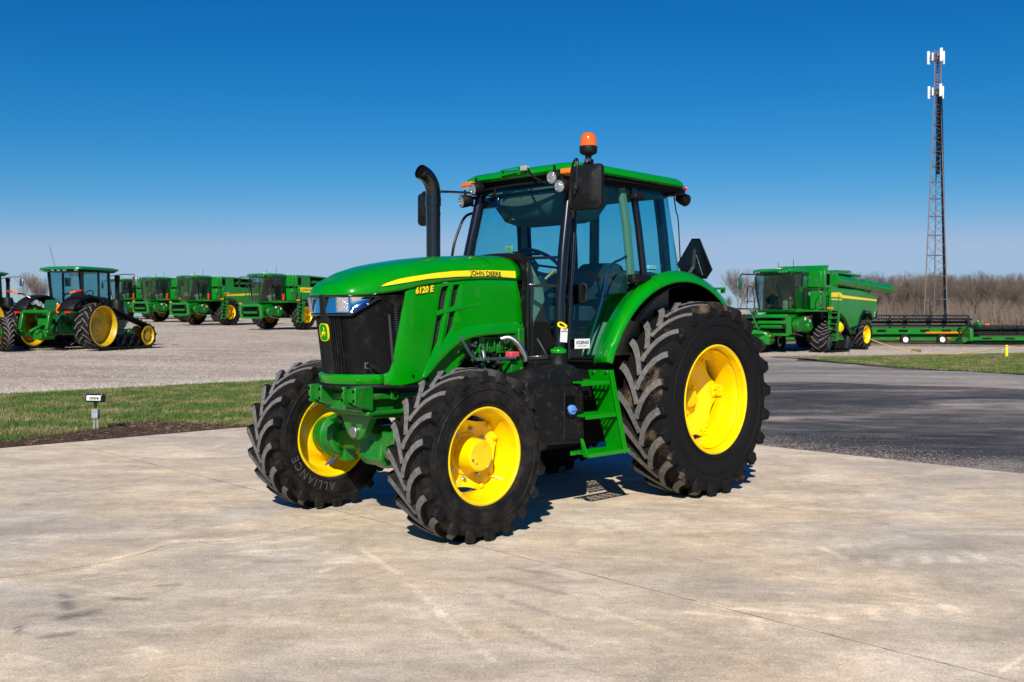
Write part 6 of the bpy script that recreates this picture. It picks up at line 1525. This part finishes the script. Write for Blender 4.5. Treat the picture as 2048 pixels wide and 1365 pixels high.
# ---- cutting platforms on transport trailers
def make_header(length,z0,rr,label,wheels,dh=.30,rz=.72):
    C=empty('combine_header'); tag(C,label,'header','combine headers parked along the field edge')
    L2=length
    b=MB(); b.prism([(-.25,z0-.05),(-.25,z0+dh),(-.15,z0+dh),(.25,z0-.02),(.9,z0-.10),(.9,z0-.16),(-.1,z0-.16)],'y',0,L2); b.build('header_deck','green_b',C,split=False)
    b=MB()
    for k in range(int(L2/1.35)): b.prism([(-.26,z0+.08),(-.26,z0+dh-.08),(-.30,z0+dh-.1),(-.30,z0+.1)],'y',.5+1.35*k,.5+1.35*k+.55)
    b.build('deck_opening','mblack',C,split=False)
    b=MB(); b.box((-.1,L2/2,z0-.22),(.18,L2,.12)); b.build('lower_beam','mblack',C)
    r=empty('reel'); r.parent=C
    b=MB(); b.cyl((.75,.25,z0+rz),(.75,L2-.2,z0+rz),.075,10); b.build('reel_tube','black',r)
    b=MB(); nb=6
    for k in range(nb):
        a=2*PI*k/nb+PI/2; x,z=.75+rr*cos(a),z0+rz+rr*sin(a)
        b.box((x,L2/2,z),(.06,L2-.45,.06))
        nt=int((L2-.5)/.15)
        for i in range(nt): b.box((x,.3+.15*i,z-.02),(.02,.05,.16))
    for i in range(int(L2/1.25)+1):
        y=.35+1.25*i
        for k in range(nb):
            a=2*PI*k/nb+PI/2; b.bar((.75,y,z0+rz),(.75+rr*cos(a),y+(.22 if i%2 else -.22),z0+rz+rr*sin(a)),.06,.06)
    b.build('reel_bats','black',r,split=False)
    for s,y in ((1,0),(-1,L2)):
        b=MB(); b.prism([(-.35,z0-.1),(-.3,z0+.62),(.0,z0+.70),(.6,z0+.45),(1.4,z0+.05),(1.9,z0-.25),(1.7,z0-.38),(.6,z0-.28)],'y',y-.11,y+.11); b.build('end_divider','green_b',C,bevel=.05,seg=3)
    b=MB(); b.tube([(.2,-.13,z0+.75),(.1,-.15,z0+.35),(.3,-.15,z0+.1)],.03,6); b.build('divider_trim','yellow_d',C)
    b=MB(); b.box((-.3,-.42,z0+.52),(.10,.26,.10)); b.build('marker_light','amber',C,bevel=.02)
    b=MB(); b.bar((-.3,-.1,z0+.45),(-.3,-.35,z0+.5),.03,.03); b.build('light_bracket','black',C)
    b=MB(); b.box((-.27,2.1,z0+.04),(.02,2.6,.10)); b.build('reflective_strip','orange',C)
    # trailer
    t=empty('header_trailer'); t.parent=C
    b=MB(); b.box((-.15,L2/2,.36),(.14,L2+1,.12)); b.box((.75,L2/2,.36),(.10,L2,.10))
    for k in range(6): b.box((.3,.6+k*L2/6,.36),(1.0,.10,.08)); b.box((0,.6+k*L2/6,(z0+.3)/2),(.10,.10,max(.1,z0-.42)))
    b.build('trailer_frame','green_b',t,split=False)
    for y in wheels:
        w=empty('trailer_wheel',(-.45,y,.30)); w.parent=C; w.rotation_euler=(0,0,PI/2)
        b=MB(); b.lathe([(-.10,.17),(-.12,.22),(-.10,.29),(.10,.29),(.12,.22),(.10,.17)],n=24,mi=0); b.build('tyre','rubber',w)
        b=MB(); b.lathe([(.09,.175),(.07,.15),(.02,.12),(.05,.05),(.05,0)],n=20); b.build('rim','white',w,smooth=35)
        b=MB(); b.lathe([(-.09,.175),(-.07,.15),(-.02,.12),(-.05,.05),(-.05,0)],n=20); b.build('inner_rim','white',w,smooth=35)
        b=MB(); b.bar((-.3,y,.32),(.1,y,.40),.08,.08); b.build('wheel_arm','green_b',C)
    for k in (2,5,8):
        if k<L2: b=MB(); b.box((-.23,k,.36),(.02,.35,.05)); b.build('trailer_reflector','amber',C)
    return C
h1=make_header(12.5,.66,.40,'green header with black reel directly behind the tracked combine, its end below the tower',(2.5,4.8,9.5),.30,.66)
h1.location=(28.3,62.5,gz(28.3,62.5)-.1); h1.rotation_euler=(0,0,R(95))
h2=make_header(12.5,.36,.26,'lower green header with black reel, reaching past the right edge of the frame',(7.4,4.2),.14,.52)
h2.location=(39.2,60.5,gz(39,60.5)-.1); h2.rotation_euler=(0,0,R(92))
# ---- small utility vehicle behind the rear tyre
U=empty('utility_vehicle'); tag(U,'small green utility vehicle with black roof, half hidden behind the large rear tyre','utility vehicle')
b=MB(); b.prism([(-1.2,.35),(-1.2,.85),(-.2,.85),(-.15,.45),(.45,.45),(.55,.80),(.7,1.02),(1.35,.88),(1.45,.55),(1.4,.35)],'y',-.62,.62); b.build('body','green_b',U,bevel=.05)
b=MB(); b.box((-.05,0,1.93),(1.5,1.3,.06)); b.build('roof','black',U,bevel=.02)
b=MB()
for s in (1,-1): b.tube([(.95,s*.6,1.0),(.55,s*.6,1.88)],.03,8); b.tube([(-.65,s*.6,.85),(-.62,s*.6,1.88)],.03,8)
b.build('roof_frame','dgreen',U)
b=MB(); b.quad((.92,-.58,1.05),(.92,.58,1.05),(.56,.58,1.88),(.56,-.58,1.88)); b.build('windshield','glass_b',U,recalc=False)
b=MB(); b.box((.60,-.1,1.74),(.02,.75,.12)); b.build('sign_strip','yellow_d',U)
b=MB(); b.box((-.25,0,.95),(.15,1.0,.5)); b.box((.05,0,.72),(.5,1.0,.12)); b.build('bench_seat','yellow',U,bevel=.04,split=False)
for x in (.95,-.8):
    for s in (1,-1):
        w=empty('wheel',(x,s*.55,.31)); w.parent=U
        b=MB(); simple_tyre(b,(0,0,0),.31,.24,12,lh=.02,lw=.03,n=24,rb=.16); b.build('tyre',['rubber','rubber'],w,split=False)
        b=MB(); b.lathe([(.10,.17),(.06,.14),(.06,0)],n=20,sy=s); b.build('rim','yellow',w)
for s in (1,-1):
    b=MB(); b.box((1.42,s*.45,.74),(.06,.16,.10)); b.build('headlight','amber',U,bevel=.02)
place2(U,10.25,46.2,-25)
M['lampface']=mat('milky lamp glass',(.62,.66,.68),.25,coat=.5)
# ---- flood light by the slab
F_=empty('flood_light',(-5.93,14.62,0)); F_.rotation_euler=(0,0,R(-8)); tag(F_,'low black flood light on two grey conduits with junction box, standing in the mulch bed','flood light')
b=MB(); b.cyl((-.025,0,-.03),(-.025,0,.17),.014,10); b.cyl((.028,0,-.03),(.028,0,.17),.014,10); b.build('conduit','grey',F_)
b=MB(); b.prism(rrect(-.047,.155,.047,.29,.008),'y',-.035,.035); b.build('junction_box','grey',F_,bevel=.004)
b=MB(); b.cyl((0,0,.29),(0,0,.36),.018,10); b.box((0,0,.375),(.045,.035,.05)); b.build('light_neck','black',F_,bevel=.004)
tl=Matrix.Rotation(R(-8),3,'X')
b=MB(); b.box((0,.0,.445),(.26,.10,.115),rot=tl); b.build('lamp_body','black',F_,bevel=.012)
b=MB(); b.box((0,-.053,.448),(.215,.006,.075),rot=tl); b.build('lamp_glass','lampface',F_,bevel=.002)
b=MB(); b.box((.01,-.058,.442),(.14,.004,.03),rot=tl); b.build('light_element','bluesteel',F_)
for k in range(3):
    b=MB(); b.box((-.035+.04*k,-.0605,.436),(.022,.003,.012),rot=tl); b.build('light_emitter','yellow_d',F_)
# ---- bollard, rope, timber
B_=empty('bollard',(19.89,41.34,-.03)); tag(B_,'short yellow post at the edge of the right gravel, tied to a rope','bollard')
b=MB(); b.lathe([(0,.075),(.02,.058),(.46,.056),(.475,.05),(.48,0)],axis='z',n=18,cap=False); b.build('post','yellow_d',B_)
b=MB(); b.tube([(.06*cos(2*PI*i/14),.06*sin(2*PI*i/14),.43) for i in range(14)],.014,6,closed=True); b.build('rope_loop','rope',B_)
def rope(name,a,c,sag,label):
    a=Vector(a); c=Vector(c); P=[]
    for i in range(40):
        t=i/39; p=a+(c-a)*t; p.z-=sag*4*t*(1-t); p.z=max(p.z,gz(p.x,p.y)-.02); P.append(p)
    b=MB(); b.tube(P,.018,6); o=b.build(name,'rope',None); tag(o,label,'rope')
rope('rope',(17.0,49.5,.62),(19.89,41.34,.40),.55,'yellow rope sagging from the tracked combine to the short yellow post')
rope('rope',(19.89,41.34,.40),(33.0,50.5,.45),.30,'yellow rope running right from the short yellow post out of the frame')
b=MB(); b.box((0,0,.06),(.42,.14,.12)); M['timber']=mat('weathered timber',(.16,.11,.05),.9,noise=.5,nscale=12)
o=b.build('timber_block','timber',None,bevel=.01,loc=(18.6,47.3,gz(18.6,47.3)-.04)); o.rotation_euler=(0,0,R(-12)); tag(o,'small brown timber block lying alone on the right gravel strip','timber block')
# ---- lattice mast with antennas
TW=empty('communication_tower',(57.6,140,gz(57.6,140)-.1)); TW.rotation_euler=(0,0,R(10)); tag(TW,'tall thin steel lattice tower with white panel antennas at its top','tower')
M['towersteel']=mat('weathered tower steel',(.16,.15,.16),.6,metal=.3,col2=(.23,.15,.12),nscale=.15)
HT=37.0
def leg(k,z):
    w=1.75*(1-z/HT)+.50*(z/HT) if z<30 else .52+.0*z
    w=max(1.72*(1-z/31)+.46*(z/31),.46); a=2*PI*k/3+R(62); return Vector((w*cos(a),w*sin(a),z))
for k in range(3):
    b=MB(); b.tube([leg(k,HT*i/24) for i in range(25)],.075,6); b.build('tower_leg','towersteel',TW)
b=MB(); z=0; zs_=[0]
while z<HT-1: z+=max(1.1,2.3*(1-z/HT)+1.0); zs_.append(min(z,HT))
for i,z in enumerate(zs_):
    for k in range(3):
        b.tube([leg(k,z),leg((k+1)%3,z)],.04,4)
        if i+1<len(zs_):
            zm=(z+zs_[i+1])/2
            b.tube([leg(k,z),leg((k+1)%3,zm)],.03,4); b.tube([leg((k+1)%3,zm),leg(k,zs_[i+1])],.03,4)
b.build('tower_bracing','towersteel',TW,split=False)
b=MB(); 
for k in range(5): a=leg(2,0)*.85; b.tube([Vector((leg(2,zz).x*.8+.06*k-.1,leg(2,zz).y*.8-.05*k,zz)) for zz in (0,10,20,31.5)],.05,5)
b.build('cable_run','black',TW,split=False)
b=MB(); b.box((.12,-.1,26),(.42,.3,11.5)); b.build('coax_bundle','black',TW)
for lvl,R_,hs_ in ((36.0,1.15,1.8),(31.3,1.05,1.7)):
    b=MB()
    for k in range(3):
        a0,a1=2*PI*k/3+R(20),2*PI*(k+1)/3+R(20)
        for dz in (-.35,.35): b.tube([(R_*cos(a0),R_*sin(a0),lvl+dz),(R_*cos(a1),R_*sin(a1),lvl+dz)],.035,5)
        b.tube([(0,0,lvl),(R_*cos(a0),R_*sin(a0),lvl)],.05,5)
    b.box((0,0,lvl),(.7,.7,.5)); b.build('antenna_mount','towersteel',TW,split=False)
    for k in range(3):
        a0,a1=2*PI*k/3+R(20),2*PI*(k+1)/3+R(20)
        for u in (.02,.35,.92):
            x=R_*(cos(a0)*(1-u)+cos(a1)*u); y=R_*(sin(a0)*(1-u)+sin(a1)*u); hh=hs_ if u!=.35 else 1.1
            b=MB(); b.box((x*1.12,y*1.12,lvl+.1),(.20,.20,hh)); b.build('panel_antenna','white',TW,bevel=.05)
# ---- bare trees
M['bark']=mat('grey brown bark',(.14,.115,.095),.95,col2=(.25,.21,.175),nscale=1.5)
M['twig']=mat('brown bare twigs',(.13,.098,.078),.95,col2=(.17,.13,.10),nscale=.3)
def tree_mesh(seed,H_,spread,stems=1,dens=1.0):
    rnd=random.Random(seed); tr=MB(); cr=MB()
    def seg(b,p,q,r0,r1,n):
        d=(q-p); 
        if d.length<1e-6: return
        a,c=frame(d); o=len(b.v)
        for P,r in ((p,r0),(q,r1)):
            for j in range(n): t=2*PI*j/n; b.v.append(tuple(P+a*r*cos(t)+c*r*sin(t)))
        for j in range(n): b.f.append((o+j,o+(j+1)%n,o+n+(j+1)%n,o+n+j)); b.m.append(0)
    def grow(p,d,L_,r,lv):
        n=3; q=p; k=3 if lv<2 else 2
        for i in range(k):
            d=(d+Vector((rnd.gauss(0,.13),rnd.gauss(0,.13),.14 if lv else .05))).normalized(); q2=q+d*L_/k
            seg(tr if lv<=1 else cr,q,q2,r*(1-.28*i/k),r*(1-.28*(i+1)/k),5 if lv==0 else 3); q=q2
            if lv>0 or i>0:
                if lv<5:
                    for _ in range(1 if lv<1 else rnd.choice((1,1,2))):
                        a,c=frame(d); t=rnd.uniform(0,2*PI); s_=rnd.uniform(.35,.85)*spread; nd_=(d+(a*cos(t)+c*sin(t))*s_).normalized()
                        grow(q,nd_,L_*rnd.uniform(.5,.78),r*rnd.uniform(.32,.48),lv+1)
        if lv<5:
            for _ in range(2):
                a,c=frame(d); t=rnd.uniform(0,2*PI); nd_=(d+(a*cos(t)+c*sin(t))*.36*spread).normalized(); grow(q,nd_,L_*.72,r*.58,lv+1)
    for s in range(stems):
        a=rnd.uniform(0,2*PI); grow(Vector((.15*s*cos(a),.15*s*sin(a),-.2)),Vector((.10*cos(a)*(stems>1),.10*sin(a)*(stems>1),1)).normalized(),H_*.34,H_*.013,0)
    return tr,cr
def norm_h(tr,cr,H_):
    top=max(v[2] for v in tr.v+cr.v); k=H_/top
    for b in (tr,cr): b.v=[(x*k,y*k,z*k) for x,y,z in b.v]
protos=[]
for i in range(5):
    tr,cr=tree_mesh(20+i,8,.75+.08*i,1+(i%2)); norm_h(tr,cr,8.5)
    protos.append((tr,cr))
pm=[]
for tr,cr in protos:
    ms=[]
    for b,m_ in ((tr,'bark'),(cr,'twig')):
        me=bpy.data.meshes.new('branches'); me.from_pydata(b.v,[],b.f); me.materials.append(M[m_]); ms.append(me)
    pm.append(ms)
def put_tree(i,x,y,sc,rz,label,group=None,zs=1):
    e=empty('bare_tree',(x,y,gz(x,y)-.1),rz); e.scale=(sc,sc,sc*zs); tag(e,label,'tree',group)
    for me,nm in zip(pm[i],('trunk','crown')): o=bpy.data.objects.new(nm,me); COL.objects.link(o); o.parent=e
    return e
rg=random.Random(11); cnt=0
for row,y0 in enumerate((150,158,167,177)):
    for k in range(13):
        x=(.315+.018*k)*y0+rg.uniform(-1.5,1.5); y=y0+rg.uniform(-3,3)
        sc=rg.uniform(.64,.90)*(1.0+.022*k)*(.93 if row<1 else 1)
        put_tree(rg.randrange(5),x,y,sc,rg.uniform(0,6.28),'leafless brown tree in the wood behind the headers and the tower','bare trees of the wood',rg.uniform(.85,1.0))
for (px,d,sc,i,l) in ((1481,128,.80,1,'lone pale bare tree between the large rear tyre and the tracked combine'),(1504,135,.72,3,'slender bare tree just left of the tracked combine cab'),(1447,150,.42,2,'small bare tree showing just above the large rear tyre'),(1461,155,.36,0,'low bare shrub tree right of the rear tyre top'),(66,125,.66,3,'bare tree behind the two tracked tractors, left one of a pair'),(82,130,.62,1,'bare tree beside the wholly visible tracked tractor roof, right one of a pair'),(1718,150,.62,4,'bare tree just above the folded unloading auger')):
    x=(px-1024)/2056.7*d; put_tree(i,x,d,sc,px*.7,l)
# deeper wood as one mass
V=[];Fc=[]
for k in range(95):
    tr,cr=protos[rg.randrange(5)]; y=rg.uniform(185,235); x=y*rg.uniform(.30,.60); sc=rg.uniform(.80,1.05)*(1+.6*(x/y-.32)); a=rg.uniform(0,6.28); z0=gz(x,y)-.2; ca,sa=cos(a)*sc,sin(a)*sc
    for b in (tr,cr):
        if b is cr:
            A=np.array(b.v); nf=len(b.f)//3
        o=len(V); A=np.array(b.v); B=np.stack([x+A[:,0]*ca-A[:,1]*sa,y+A[:,0]*sa+A[:,1]*ca,z0+A[:,2]*sc],1)
        fl=b.f if b is tr else [f for f in b.f if (f[0]//6)%3!=k%3]
        V+=B.tolist(); Fc+=[tuple(o+i for i in f) for f in fl]
me=bpy.data.meshes.new('woodland'); me.from_pydata(V,[],Fc); me.materials.append(M['twig']); o=bpy.data.objects.new('woodland',me); COL.objects.link(o)
tag(o,'far brown leafless wood behind the front rank of trees','wood',kind='stuff')
# brushwood at the foot of the wood
rgn=np.random.default_rng(4); b=MB()
for i in range(26000):
    y=rgn.uniform(144,240); x=y*rgn.uniform(.28,.60); z=gz(x,y)-.1; hh=rgn.uniform(.8,3.0)*(1+(y-144)/60); lx=rgn.normal(0,.5); w=rgn.uniform(.02,.06)
    o=len(b.v); b.v+=[(x-w,y,z),(x+w,y,z),(x+lx,y+rgn.normal(0,.4),z+hh)]; b.f.append((o,o+1,o+2)); b.m.append(0)
o=b.build('undergrowth','twig',None,smooth=0,recalc=False,split=False); tag(o,'tangled brown undergrowth at the foot of the wood','undergrowth',kind='stuff')
# ---- metal shed beyond the right edge (seen mirrored in the cab door)
M['shedwall']=mat('brown corrugated steel',(.16,.12,.09),.6,noise=.3,nscale=1)
S_=empty('metal_shed',(78,8,gz(78,8)-.1)); tag(S_,'long low brown corrugated shed outside the frame, mirrored in the cab door','shed')
b=MB(); b.box((8,0,2.1),(16,34,4.2)); b.build('wall','shedwall',S_)
stripes(M['shedwall'],3.2,(0,0,R(90)),1)
b=MB(); b.prism([(-.6,4.2),(8,6.2),(16.6,4.2)],'y',-17.6,17.6); b.build('roof','grey',S_)
b=MB(); b.box((-.03,-6,1.5),(.05,3,3)); b.build('door','mblack',S_)
for k,(x,y) in enumerate(((60,-16),(66,-22),(58,34),(64,40))): put_tree(k,x,y,1.1,k,['bare tree right of the frame beside the shed, nearest','bare tree right of the frame beyond the nearest','bare tree right of the frame past the shed end','bare tree right of the frame farthest past the shed'][k])
